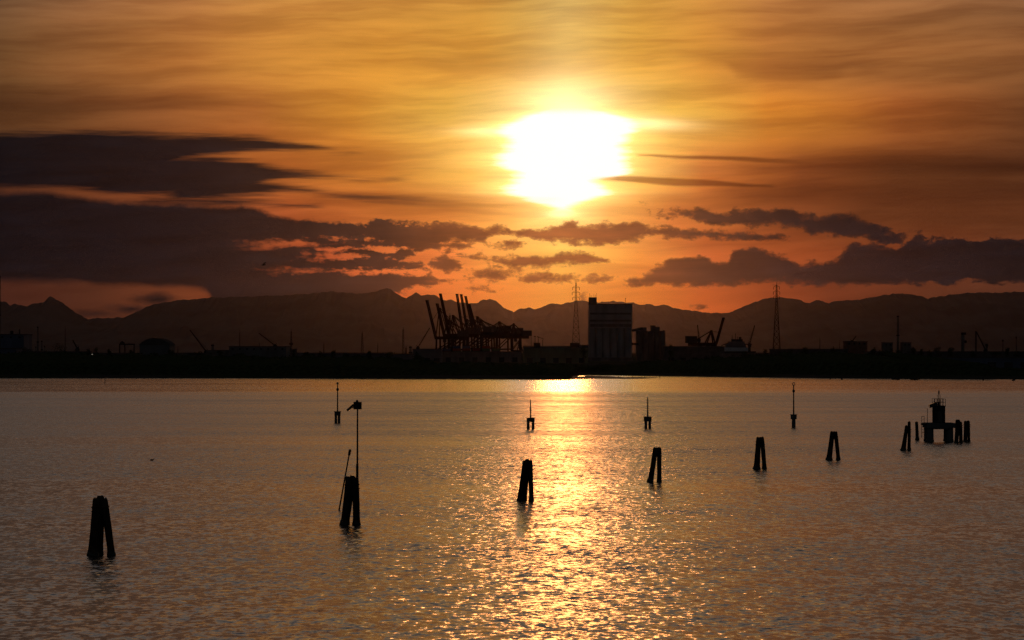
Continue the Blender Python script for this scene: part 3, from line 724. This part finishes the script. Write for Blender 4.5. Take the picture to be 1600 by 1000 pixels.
building(464, 600, 551, 3000, 30, 'very long low shed in the hazy gap left of the dark mound', CLAD, doors=6)
building(690, 815, 549, 2700, 35, 'dark quay shed below the container crane group', CONC2, doors=6)
building(818, 919, 540.5, 2500, 45, 'olive grey warehouse between container cranes and grain silo', OLIVE, kind='gable', eave=544, doors=5)
building(834, 844, 535, 2560, 8, 'small box on the roof ridge of the olive warehouse, beside slanted lamps', STEEL, name='roof_cabin', cat='cabin', doors=0) if False else None
def onroof(name, x0, x1, y0, y1, D, dp, label, cat, m_=STEEL):
    t = thing(name, label, cat, (X((x0+x1)/2, D), D, Z(y1, D)))
    MB().box(X(x0, D), X(x1, D), D, D+dp, Z(y1, D), Z(y0, D)-.3).build('wall', m_, t)
    MB().box(X(x0, D)-.3, X(x1, D)+.3, D-.3, D+dp+.3, Z(y0, D)-.3, Z(y0, D)).build('roof', ROOFM, t)
onroof('roof_cabin', 834, 844, 535.5, 543, 2510, 8, 'small cabin on the left end of the olive warehouse roof', 'cabin')
onroof('roof_cabin', 891, 905, 535.5, 543, 2510, 10, 'wider cabin on the olive warehouse roof at the pylon foot', 'cabin')
building(905, 919, 539, 2650, 16, 'low dark building squeezed between pylon and grain silo', CONC2, name='annex', cat='building', doors=1)
building(1040, 1132, 541, 2600, 40, 'dark flat warehouse right of the grain silos', ROOFM, doors=5)
building(1128, 1212, 551, 2500, 30, 'low quay building in front of the docked ship', CONC2, doors=4)
building(1209, 1325, 545, 2400, 40, 'long low dark shed right of the second tall pylon', ROOFM, doors=6)
building(1323, 1355, 533, 2700, 28, 'brick factory block with a small crane on its roof', BRICK, name='factory_block', cat='factory', doors=2, wins=4)
building(1356, 1384, 549, 2600, 28, 'low link building right of the brick factory block', CONC2, name='annex', cat='building')
building(1381, 1395, 535, 3000, 20, 'box-shaped plant building left of the tall lone chimney', CONC2, name='plant_block', cat='building', wins=2)
building(1411, 1423.5, 535, 3000, 20, 'box-shaped plant building right of the tall lone chimney', CONC2, name='plant_block', cat='building', wins=2)
building(1434, 1640, 557.5, 1650, 30, 'long pale blue-grey warehouse on the right shore', CLADB, doors=8)
building(1425, 1640, 549, 2500, 30, 'long dark shed behind the pale warehouse at right', ROOFM, doors=3)
building(480, 645, 553, 2300, 22, 'low pale shed below the dark mound', CLAD, doors=4)
building(45, 135, 549, 2100, 25, 'low workshop under the pair of slim chimneys', CONC2, name='workshop', cat='building', doors=3)
building(264, 330, 551, 2200, 25, 'low shed right of the rounded hangar', CONC2, name='shed', cat='shed', doors=3)
building(135, 216, 551.5, 2300, 25, 'low shed under the open gantry frame', CONC2, name='shed', cat='shed', doors=3)

# grain silo
D = 3000.0; t = thing('grain_silo', 'huge concrete grain silo with ribbed lower half and corner tower', 'silo', (X(954, D), D, GZ))
zs = Z(513, D); x0, x1 = X(919.5, D), X(987.5, D); n = 6; r = (x1-x0)/n/2
for j in range(2):
    for i in range(n):
        cx = x0+r*(2*i+1)
        if j == 0 or i in (0, n-1):
            MB().tube([(cx, D+r+j*2*r*1.6, GZ-.3), (cx, D+r+j*2*r*1.6, zs)], r*.985, 24).build('silo_cylinder', CONC, t, smooth=False)
MB().box(x0+1, x1-1, D+r, D+26, GZ-.3, zs-.05).build('core', CONC2, t)
hz = Z(476, D)
hd = MB().box(X(920.3, D), X(988, D), D-.6, D+27, zs, hz).build('headhouse', CONC, t)
MB().box(X(920, D), X(988.4, D), D-1, D+27.4, hz, hz+.8).build('parapet', CONC2, hd)
for yy, hh in ((490, 1.5), (501, 1.5), (508.5, 2.2)):
    MB().box(X(922, D), X(986, D), D-.75, D-.603, Z(yy+hh, D), Z(yy-hh, D)).build('window_band', CONC2, hd)
tw = MB().box(X(920, D), X(932.5, D), D-.8, D+9, hz+.8, Z(464.5, D)).build('corner_tower', CONC2, t)
MB().box(X(924.6, D), X(926.4, D), D-.9, D-.803, Z(474, D), Z(469, D)).build('window', CLAD, tw)
for px, yy in ((921.2, 458), (923.5, 460.5), (928, 459.5), (930.6, 461), (932, 457.5)):
    MB().beam((X(px, D), D+1, Z(464.5, D)), (X(px, D), D+1, Z(yy, D)), .22).build('antenna', STEEL, tw)
MB().beam((X(977.4, D), D+2, hz), (X(977.4, D), D+2, Z(467, D)), .35).build('antenna', STEEL, t)
MB().box(X(977, D), X(978, D), D+1.6, D+2.4, Z(467, D), Z(465.5, D)).build('lantern', DARKW, t)
MB().box(x0-.8, x1+.8, D-1.2, D-.1, GZ-.2, GZ+3.8).build('base_canopy', CONC2, t)
# second silo block
D = 3060.0; t = thing('grain_silo', 'smaller stepped grain silo with roof heads beside the huge one', 'silo', (X(1016, D), D, GZ))
MB().box(X(995, D), X(1039.5, D), D, D+22, GZ-.3, Z(517, D)).build('core', CONC2, t)
for i in range(5):
    r = (X(1039.5, D)-X(995, D))/10; cx = X(995, D)+r*(2*i+1)
    MB().tube([(cx, D, GZ-.3), (cx, D, Z(518, D))], r*.98, 20).build('silo_cylinder', CONC2, t)
for a, b_, yy in ((1000.5, 1010.5, 511.5), (1017, 1024.5, 508.5), (1024.6, 1031, 510.5), (1036, 1038.8, 516)):
    MB().box(X(a, D), X(b_, D), D+2, D+14, Z(517, D), Z(yy, D)).build('roof_head', CONC2, t)
t = thing('conveyor_bridge', 'slanting conveyor bridge linking the two grain silos', 'conveyor', (X(999, D), D-6, Z(516, D)))
MB().beam((X(988.2, D), D-6, Z(516.5, D)), (X(1003, D), D+2, Z(513, D)), 3, 2.4).build('gallery', STEEL, t)
MB().beam((X(988.4, D), D-6, Z(537.5, D)), (X(996, D), D-2, Z(537.5, D)), 3, 2.2).build('lower_gallery', STEEL, t)

# ------------------------------------------------------------------ quay cranes
def sts(px, D, ang, up, hz, bl, gauge, back, apex, label, paint=REDST, width=14, house=True, tk=1.0, grp='container cranes on the far quay'):
    """px: image column of the waterside legs; ang: heading of the boom; hz girder height"""
    o = Vector((X(px, D), D, GZ)); d = Vector((math.cos(R(ang)), math.sin(R(ang)), 0)); u = Vector((-d.y, d.x, 0)); k = Vector((0, 0, 1))
    t = thing('container_crane', label, 'crane', o, grp)
    G = lambda a, b_, c_: o+d*a+u*b_+k*(c_)
    W = width/2; tk *= 1.3
    for a in (0, -gauge):
        for b_ in (-W, W):
            MB().beam(G(a, b_, 0), G(a*.94, b_*.8, hz), 1.5*tk, 1.5*tk).build('leg', paint, t)
            MB().beam(G(a, b_-2.5*(1 if b_ > 0 else -1), .8), G(a, b_+2.5*(1 if b_ > 0 else -1), .8), 1.0, 1.4).build('bogie', STEEL, t)
    mb = MB()
    for a in (0, -gauge): mb.beam(G(a, -W, hz*.42), G(a, W, hz*.42), 1.2*tk)
    for b_ in (-W, W):
        mb.beam(G(0, b_, hz*.42), G(-gauge, b_, hz*.42), 1.3*tk); mb.beam(G(0, b_*.9, hz*.45), G(-gauge, b_*.85, hz*.92), .7*tk)
    mb.build('portal_beam', paint, t)
    mb = MB()
    for b_ in (-3, 3): mb.beam(G(3, b_, hz), G(-gauge-back, b_, hz), 1.3*tk, 2.6*tk)
    for a in range(0, int(gauge+back), 7): mb.beam(G(-a, -3, hz), G(-a, 3, hz), .7)
    mb.build('girder', paint, t)
    ca, sa = math.cos(R(up)), math.sin(R(up))
    hin = G(3, 0, hz); mb = MB()
    for b_ in (-2.4, 2.4): mb.beam(hin+u*b_, hin+u*b_+d*bl*ca+k*bl*sa, 1.2*tk, 2.3*tk)
    for i in range(1, 9): q = hin+d*bl*ca*i/8+k*bl*sa*i/8; mb.beam(q-u*2.4, q+u*2.4, .7)
    bm = mb.build('boom', paint, t)
    q = hin+d*bl*ca+k*bl*sa; MB().beam(q-u*3.1, q+u*3.1, 1.6, 1.6).build('boom_tip', STEEL, bm)
    ap = G(-2, 0, apex); mb = MB()
    for b_ in (-3.5, 3.5):
        mb.beam(G(1, b_*1.6, hz), ap+u*b_*.4, .9*tk); mb.beam(G(-gauge*.55, b_*1.4, hz), ap+u*b_*.4, .7*tk)
    mb.beam(ap-u*2.5, ap+u*2.5, 1.4); mb.build('apex_frame', paint, t)
    mb = MB()
    for b_ in (-2.5, 2.5): mb.beam(ap+u*b_, G(-gauge-back*.8, b_, hz+1), .45*tk)
    mb.build('backstay', paint, t)
    if up < 30:
        mb = MB()
        for b_ in (-2.2, 2.2): mb.beam(ap+u*b_, hin+u*b_+d*bl*ca*.8+k*bl*sa*.8, .4*tk); mb.beam(ap+u*b_, hin+u*b_+d*bl*ca*.42+k*bl*sa*.42, .4*tk)
        mb.build('forestay', paint, t)
    else:
        MB().beam(ap, hin+d*bl*ca*.45+k*bl*sa*.45, .3).build('forestay', paint, t)
    if house:
        h = MB(); a0 = -gauge-back*.75; L = 11
        cs = [G(a0-L/2, -4, hz+1.4), G(a0+L/2, -4, hz+1.4), G(a0+L/2, 4, hz+1.4), G(a0-L/2, 4, hz+1.4)]
        h.hexa(cs, [c_+k*5.4*tk for c_ in cs]).build('machinery_house', STEEL, t)
    h = MB(); a0 = -gauge*.4; cs = [G(a0-1.6, -1.5, hz-5), G(a0+1.6, -1.5, hz-5), G(a0+1.6, 1.5, hz-5), G(a0-1.6, 1.5, hz-5)]
    h.hexa(cs, [c_+k*3.4 for c_ in cs]).build('operator_cab', DARKW, t)
    return t
DC = 3500.0; sC = DC/F
def zh(py, D=DC): return Z(py, D)-GZ
def up_crane(px_tip, y_tip, px_h, y_h, label, D=DC, ang=160, **kw):
    s = D/F; hzv = zh(y_h, D); dxm = (px_h-px_tip)*s; dzm = (y_h-y_tip)*s
    run = dxm/abs(math.cos(R(ang))); L = math.hypot(run, dzm); upa = math.degrees(math.atan2(dzm, run))
    leg = px_h-(3*math.cos(R(ang)))/s
    return sts(leg, D, ang, upa, hzv, L, kw.pop('gauge', 20), kw.pop('back', 14), kw.pop('apex', hzv+17), label, **kw)
up_crane(667, 470, 681, 528, 'container crane with raised boom, first from the left of the crane group', 3350, tk=1.0, apex=zh(482, 3350))
up_crane(683, 475, 694, 524, 'container crane with the shorter raised boom, second from the left', 3420, tk=1.1, apex=zh(500, 3420))
up_crane(688, 459.5, 702, 524, 'container crane with the tallest raised boom, third from the left', 3500, tk=1.15, apex=zh(493))
up_crane(714, 460, 723, 521, 'container crane with raised boom, leftmost of the tight trio', 3560, tk=1.0, paint=BLUEST, apex=zh(499, 3560))
up_crane(720.5, 460.5, 731, 521, 'container crane with raised boom, middle of the tight trio', 3620, tk=1.0, paint=BLUEST, apex=zh(497, 3620))
up_crane(727.5, 463.5, 740, 521, 'container crane with raised boom, rightmost of the tight trio', 3680, tk=1.0, apex=zh(495, 3680))
up_crane(733, 475.5, 745, 520, 'container crane with a stubbier raised boom right of the tight trio', 3740, tk=1.1, apex=zh(500, 3740), gauge=24, back=18)
sts(778, 3600, 200, 2, zh(523, 3600), 26, 16, 14, zh(503, 3600), 'container crane with lowered boom and thin apex post, right part of the group', REDST, tk=1.0)
sts(800, 3300, 188, 1, zh(527, 3300), 30, 10, 9, zh(506, 3300), 'old low gantry crane with pointed A-frame and machinery house at its right end', REDST, tk=.9, width=12)
# bulk unloader right of the silos
sts(1114.5, 3000, 8, 74, zh(538, 3000), 28, 15, 11, zh(517, 3000), 'ship unloader crane right of the silos with a thick boom raised to the right', REDST, width=12, tk=1.0, grp='single bulk unloader')

# containers stacked at the quay, below the cranes
D = 2900.0; i = 0
for q_ in range(7):
    px = 692+q_*15.4; hgt = [5, 6, 6, 5, 6, 5, 4][q_]
    for lv in range(hgt):
        a = X(px, D); b_ = a+7.8; z0 = GZ+lv*2.6
        o = MB().box(a, b_, D, D+2.44, z0, z0+2.57).build('container', CONT[(i*7+lv*3) % 3], loc=((a+b_)/2, D, z0))
        tag(o, 'dark shipping container in the stacks under the container cranes', 'container', 'stacked containers under the cranes'); i += 1

# ------------------------------------------------------------------ jib cranes
def jib(tip, foot, D, label, thick=1.1, base_w=5, tower_top=None, lat=True):
    s = D/F; a = P(*tip, D); b_ = P(*foot, D); t = thing('jib_crane', label, 'crane', (b_.x, D, GZ), 'harbour jib cranes')
    mb = MB(); mb.box(b_.x-base_w*s/2, b_.x+base_w*s/2, D-2, D+2, GZ-.2, GZ+(b_.z-GZ)*.55); mb.build('undercarriage', STEEL, t)
    MB().tube([(b_.x, D, GZ+(b_.z-GZ)*.5), (b_.x, D, b_.z+1.5)], [1.5, 1.2], 10).build('slewing_column', STEEL, t)
    MB().box(b_.x-1.8, b_.x+1.8, D-1.4, D+1.4, b_.z-2.6, b_.z+.4).build('cab', DARKW, t)
    mb = MB(); d = (a-b_); n = 9; per = Vector((-d.z, 0, d.x)).normalized()*thick*s*.5; yy = Vector((0, .9, 0))
    for i in range(n):
        f0, f1 = i/n, (i+1)/n; w0 = 1-.5*f0; w1 = 1-.5*f1
        p0, p1 = b_+d*f0, b_+d*f1
        for sg in (-1, 1):
            mb.beam(p0+per*sg*w0+yy, p1+per*sg*w1+yy, .36); mb.beam(p0+per*sg*w0-yy, p1+per*sg*w1-yy, .36); mb.beam(p0+per*sg*w0, p1-per*sg*w1, .26)
    j = mb.build('jib', STEEL, t)
    MB().ball(a, .8*s*1.1, 8, 6).build('sheave_head', STEEL, j)
    tt = Vector((b_.x+(-1 if d.x > 0 else 1)*2.2*s, D, b_.z+3.5*s))
    mb = MB(); mb.beam((b_.x, D, b_.z), tt, .5); mb.beam(tt, b_+d*.8, .16); mb.build('luffing_frame', STEEL, t)
    MB().beam(a, a-Vector((0, 0, 4*s)), .12).build('hoist_rope', STEEL, t)
    return t
jib((297, 516), (322, 549), 2800, 'slanted jib crane leaning left, beside the thick short chimney')
jib((405, 521), (430, 540), 2900, 'slanted jib crane rising left above the long flat-roofed shed')
jib((671, 513), (653, 543), 3000, 'thin jib crane leaning right towards the first raised boom')
jib((1179, 509), (1171, 538), 3050, 'steep jib crane at the right end of the docked ship', 1.6)
jib((1337.5, 525.5), (1331, 534), 2720, 'tiny slanted crane over the brick factory block')
jib((1526, 519), (1540, 547), 2900, 'jib crane with long sloping jib near the right edge', 1.2)
jib((1090, 508.5), (1092, 530), 3040, 'upright jib crane with round head, left of the thick raised boom', 1.5)
jib((114, 532), (121, 545), 2500, 'short jib crane leaning left beside the low mound')
# tower crane-like column right
D = 2900.0; t = thing('loading_tower', 'thick notched loading tower on the right skyline', 'tower', (X(1505, D), D, GZ)); s = D/F
MB().box(X(1502.6, D), X(1507, D), D, D+4, GZ-.2, Z(523, D)).build('column', CONC2, t)
MB().box(X(1503, D), X(1509.4, D), D-.5, D+4.5, Z(523, D), Z(519.5, D)).build('head', STEEL, t)
MB().box(X(1507, D)+.003, X(1510.6, D), D, D+3, Z(536, D), Z(532, D)).build('balcony', STEEL, t)
MB().beam((X(1525, D), D, GZ), (X(1525, D), D, Z(517.5, D)), 1.3).build('guide_post', STEEL, t)
D = 2850.0; t = thing('silo_hopper', 'small lumpy hopper on a stem beside the sloping jib', 'hopper', (X(1542, D), D, GZ))
MB().tube([(X(1542, D), D, GZ-.2), (X(1542, D), D, Z(541, D))], .6, 8).build('stem', STEEL, t)
MB().tube([(X(1542, D), D, Z(543, D)), (X(1542, D), D, Z(540, D)), (X(1541.6, D), D, Z(537, D))], [.7, 1.4, 1.1], 10).build('bin', STEEL, t)
# open gantry frame left
D = 2700.0; t = thing('gantry_frame', 'open steel gantry frame with a small peaked cabin on the left', 'gantry', (X(198, D), D, GZ))
for px in (187, 195, 209.5):
    MB().beam((X(px, D), D, GZ-.2), (X(px, D), D, Z(538, D)), 1.0).build('post', STEEL, t)
MB().beam((X(186, D), D, Z(538, D)), (X(210.6, D), D, Z(538, D)), 1.2).build('top_beam', STEEL, t)
mb = MB(); a, b_ = X(187.5, D), X(194.5, D); mb.box(a, b_, D-2, D+2, Z(538, D)+.6, Z(535.5, D))
n = len(mb.v); zt = Z(532.6, D); ze = Z(535.5, D)
mb.v += [(a, D-2, ze), (b_, D-2, ze), (b_, D+2, ze), (a, D+2, ze), ((a+b_)/2, D, zt)]; mb.f += [(n, n+1, n+4), (n+1, n+2, n+4), (n+2, n+3, n+4), (n+3, n, n+4)]
mb.build('peaked_cabin', STEEL, t)
for k_, (x0_, x1_, yy) in enumerate(((138, 146, 544), (150, 164, 541.5), (166, 178, 546), (12, 14, 546))):
    pass
# slanted lamps/sampling arms by the olive warehouse
D = 2900.0; t = thing('loading_gantry', 'spindly loading gantry with sloping arm above the small roof cabin', 'gantry', (X(845, D), D, GZ))
for px, yy in ((836, 526), (841, 526.5), (848, 530.5)):
    MB().beam((X(px, D), D, GZ-.2), (X(px, D), D, Z(yy, D)), .5).build('post', STEEL, t)
mb = MB(); mb.beam((X(834, D), D, Z(525.5, D)), (X(837.5, D), D, Z(526, D)), .7); mb.beam((X(839, D), D, Z(526, D)), (X(843, D), D, Z(527, D)), .7); mb.beam((X(843, D), D, Z(527.2, D)), (X(850, D), D, Z(530, D)), .5)
mb.build('arm', STEEL, t)
# cranes: low A-frame near 812
D = 3200.0; t = thing('yard_hoist', 'small A-frame hoist between old gantry crane and olive warehouse', 'hoist', (X(812, D), D, GZ))
for px in (806, 820): MB().beam((X(px, D), D, Z(549, D)-6, ), (X(811.5, D), D, Z(533.5, D)), .9).build('leg', REDST, t)
MB().beam((X(808.5, D), D, Z(543, D)), (X(816, D), D, Z(543, D)), .6).build('tie_beam', REDST, t)

# ------------------------------------------------------------------ docked ship
D = 2950.0; sgrp = None
t = thing('cargo_ship', 'docked cargo ship with pale stepped superstructure and masts', 'ship', (X(1150, D), D, 0))
mb = MB(); a, b_ = X(1120, D), X(1180, D)
mb.hexa([(a+4, D-6, -1), (b_-3, D-6, -1), (b_-3, D+8, -1), (a+4, D+8, -1)], [(a, D-9, Z(549, D)), (b_, D-9, Z(549, D)), (b_, D+11, Z(549, D)), (a, D+11, Z(549, D))]); mb.build('hull', STEEL, t)
for i, (p0, p1, y0, y1) in enumerate(((1128, 1168, 549, 543), (1133, 1165, 543, 538), (1137, 1163, 538, 533.5), (1143, 1160, 533.5, 530))):
    MB().box(X(p0, D), X(p1, D), D-7+i, D+6-i, Z(y0, D)+.004*i, Z(y1, D)).build('deckhouse', [SHIPW, CLAD, CLAD, STEEL][i], t)
MB().box(X(1144.5, D), X(1160, D), D-7.4, D-7.003, Z(556, D), Z(543.3, D)).build('pale_front', SHIPW, t)
MB().box(X(1155, D), X(1158.5, D), D+1, D+5, Z(530, D), Z(526.5, D)).build('funnel', STEEL, t)
for px, yy in ((1149, 521), (1144, 524), (1152, 526)):
    MB().beam((X(px, D), D, Z(533, D)), (X(px, D), D, Z(yy, D)), .5).build('mast', STEEL, t)
MB().beam((X(1127, D), D, Z(540, D)), (X(1138, D), D, Z(536, D)), .7).build('boat_davit', STEEL, t)
MB().beam((X(1160, D), D, Z(538, D)), (X(1175, D), D, Z(538, D)), .8).build('bridge_wing', STEEL, t)

# ------------------------------------------------------------------ lit lamps
for px, yy, D, r, lb in ((144.3, 554, 1500, .26, 'small lit white lamp low on the left shore'), (1057.3, 567.5, 1450, .28, 'small lit white lamp on the shore right of the silos'), (736.3, 514.5, 3560, .5, 'tiny bright lamp high among the container cranes')):
    z = Z(yy, D); x = X(px, D); t = thing('lamp', lb, 'lamp', (x, D, GZ))
    MB().tube([(x, D, GZ-.2), (x, D, z-r)], [.12, .08], 6).build('pole', STEEL, t)
    MB().ball((x, D-.3, z), r, 8, 6, 1.3).build('bulb', LAMP, t)

# ------------------------------------------------------------------ vegetation
def leaves(mb, c_, rx, ry, rz, n, sz):
    for _ in range(n):
        while True:
            p = Vector((random.uniform(-1, 1), random.uniform(-1, 1), random.uniform(-1, 1)))
            if p.length < 1: break
        p = Vector((c_[0]+p.x*rx, c_[1]+p.y*ry, c_[2]+p.z*rz)); s_ = sz*random.uniform(.5, 1.2)
        u = Vector((random.gauss(0, 1), random.gauss(0, 1), random.gauss(0, 1))).normalized()
        v = u.cross(Vector((random.gauss(0, 1), random.gauss(0, 1), random.gauss(0, 1)))).normalized()
        mb.quad([p-u*s_, p+v*s_*.7, p+u*s_, p-v*s_*.7])
def tree(px, top, wpx, D, label, grp='separate trees along the far shore'):
    s = D/F; x = X(px, D); z1 = Z(top, D); h = z1-GZ; t = thing('tree', label, 'tree', (x, D, GZ), grp)
    mb = MB(); cz = GZ+h*.58
    mb.tube([(x, D, GZ-.3), (x+.1, D, GZ+h*.3), (x, D, GZ+h*.8)], [h*.035, h*.026, .06], 7)
    for _ in range(6):
        a = random.uniform(0, 6.28); z = GZ+h*random.uniform(.3, .6)
        mb.tube([(x, D, z), (x+math.cos(a)*wpx*s*.3, D+math.sin(a)*wpx*s*.3, z+h*.22)], [h*.014, .04], 5)
    mb.build('trunk', BARK, t)
    mb = MB()
    for _ in range(15):
        a = random.uniform(0, 6.28); q = random.uniform(0, .36); zz = random.uniform(-.28, .34)
        k_ = wpx*s*(.5-abs(zz)*.5)
        leaves(mb, (x+math.cos(a)*q*wpx*s*(1-abs(zz)*.6), D+math.sin(a)*q*wpx*s, cz+zz*h), k_*.45, k_*.45, h*.11, 46, .34)
    mb.build('crown', LEAF, t)
TR = [(95, 536, 46, 1900, 'large rounded dark tree beside the short leaning crane on the left'),
      (40, 541, 22, 1900, 'dark tree right of the big block at the left edge'),
      (150, 542, 16, 1900, 'ragged tree above the small lit lamp on the left'),
      (172, 545, 14, 1900, 'low ragged tree left of the open gantry frame'),
      (138, 545, 9, 1900, 'narrow low tree between mound tree and ragged tree'),
      (240, 551, 20, 1500, 'low round tree in front of the rounded hangar'),
      (311, 549, 26, 1800, 'low bushy tree at foot of the left-leaning jib crane'),
      (372, 552, 36, 1600, 'wide low tree in front of the long flat-roofed shed'),
      (478, 548, 22, 2000, 'bushy tree right of the banded tower'),
      (500, 549, 18, 2000, 'smaller bushy tree in the hazy low stretch'),
      (540, 550, 24, 2000, 'flat bushy tree between hazy masts'),
      (606, 548, 34, 1900, 'broad dome-shaped dark tree left of the dark lattice mast'),
      (912, 537, 16, 2400, 'dark tree squeezed between pylon foot and grain silo'),
      (1230, 547, 26, 1900, 'bushy tree at the foot of the second pylon'),
      (1377, 547, 16, 2000, 'small tree right of the brick factory block'),
      (1388, 544, 22, 1900, 'tree left of the lone chimney foot'),
      (1404, 545, 20, 1900, 'tree directly in front of the lone chimney foot'),
      (1466, 542, 22, 2100, 'round tree behind the left end of pale warehouse'),
      (1486, 543, 18, 2100, 'round tree right of its twin above the pale warehouse'),
      (1453, 546, 14, 2100, 'smaller tree at the left of the two round trees'),
      (1520, 548, 20, 2000, 'low tree between notched tower and jib post'),
      (1556, 548, 26, 2000, 'low wide tree under the floodlight mast'),
      (1590, 547, 22, 2000, 'low tree at the right edge of the skyline'),
      (1165, 549, 20, 2000, 'low tree in front of the docked ship'),
      (560, 552, 22, 1700, 'low dark tree under the hazy lattice mast'),
      (660, 557, 26, 1600, 'low tree in front of the pale-faced warehouse'),
      (12, 541, 12, 1800, 'small dark tree in front of the big block at left edge, near its middle'),
      (205, 546, 12, 1900, 'small round tree under the beam of the open gantry'),
      (268, 543, 14, 1900, 'tree pressed against the right wall of the rounded hangar'),
      (344, 547, 12, 1800, 'small tree between thick short chimney and long flat shed'),
      (459, 545, 10, 1900, 'narrow tree at the foot of the banded tower'),
      (520, 547, 12, 2000, 'little round tree in the hazy gap, right of the faint short mast'),
      (578, 546, 12, 2000, 'little tree between hazy lattice mast and the dome-shaped tree'),
      (652, 550, 16, 1800, 'dark tree at the left corner of the pale-faced warehouse'),
      (1048, 538, 14, 2300, 'dark tree at the right foot of the stepped silo'),
      (1195, 545, 18, 2000, 'dark tree left of the second pylon, beyond the docked ship'),
      (1258, 541, 14, 2100, 'tree poking over the long low dark shed'),
      (1300, 542, 12, 2100, 'round tree over the right half of the long low dark shed'),
      (1366, 541, 12, 2100, 'upright dark tree touching the brick factory block'),
      (1428, 543, 14, 2100, 'dark tree right of the plant building beside the lone chimney'),
      (1440, 541, 10, 2100, 'narrow dark tree over the left corner of the pale warehouse'),
      (1574, 543, 12, 2100, 'dark bush-like tree between the two floodlight masts'),
      ]
for a in TR: tree(*a)
for px, yy in ((1362.5, 545),): tree(px, yy, 5, 2400, 'tiny spindly tree right of the brick factory block')

# continuous dark thicket on the banks
top_px = [(-500, 552), (0, 551), (60, 549), (200, 553), (350, 554), (450, 556), (560, 556), (640, 559), (700, 565), (800, 567), (860, 566), (900, 569), (940, 570), (1000, 566), (1040, 562), (1130, 557), (1200, 552), (1290, 549), (1425, 552), (1436, 574), (1600, 575), (2100, 570)]
mb = MB(); D0 = 1420.0; rr = random.Random(3)
pxs = [-500+i*4 for i in range(651)]
bp = []
for px in pxs:
    tp = Z(interp(top_px, px)+rr.uniform(-.8, 1.8)+1.0+1.3*math.sin(px*.09+2*math.sin(px*.021))+.9*math.sin(px*.23), D0); x = X(px, D0); y0 = interp(coast, x)+14
    bp.append((x, y0, tp))
for (x, y0, tp) in bp: mb.v += [(x, y0, GZ-.4), (x, y0+8, GZ+(tp-GZ)*.55), (x+rr.uniform(-1, 1), D0, tp), (x, D0+60, GZ-.2)]
for i in range(len(pxs)-1):
    for k in range(3): a = i*4+k; mb.f.append((a, a+4, a+5, a+1))
random.seed(11)
for (x, y0, tp) in bp:
    for _ in range(9):
        f = random.random(); y = y0+(D0-y0)*f*1.05; z = GZ+(tp-GZ)*(f**.6)
        leaves(mb, (x+random.uniform(-1.5, 1.5), y, z), 1.4, 1.4, max(.5, (tp-GZ)*.12), 9, .42)
tag(mb.build('thicket', LEAF), 'dark continuous thicket of shrubs lining the far shore', 'shrubs', kind='stuff')

# ------------------------------------------------------------------ haze
m = bpy.data.materials.new('haze'); m.use_nodes = True; nt = m.node_tree; nt.nodes.clear()
pv = nt.nodes.new('ShaderNodeVolumePrincipled'); ou = nt.nodes.new('ShaderNodeOutputMaterial'); nt.links.new(pv.outputs[0], ou.inputs['Volume'])
pv.inputs['Color'].default_value = (0.92, 0.82, 1.0, 1); pv.inputs['Density'].default_value = 2.7e-6; pv.inputs['Anisotropy'].default_value = 0.967
o = MB().box(-24000, 24000, -200, 62000, -6, 1500).build('haze', m); tag(o, kind='stuff'); o.display_type = 'WIRE'
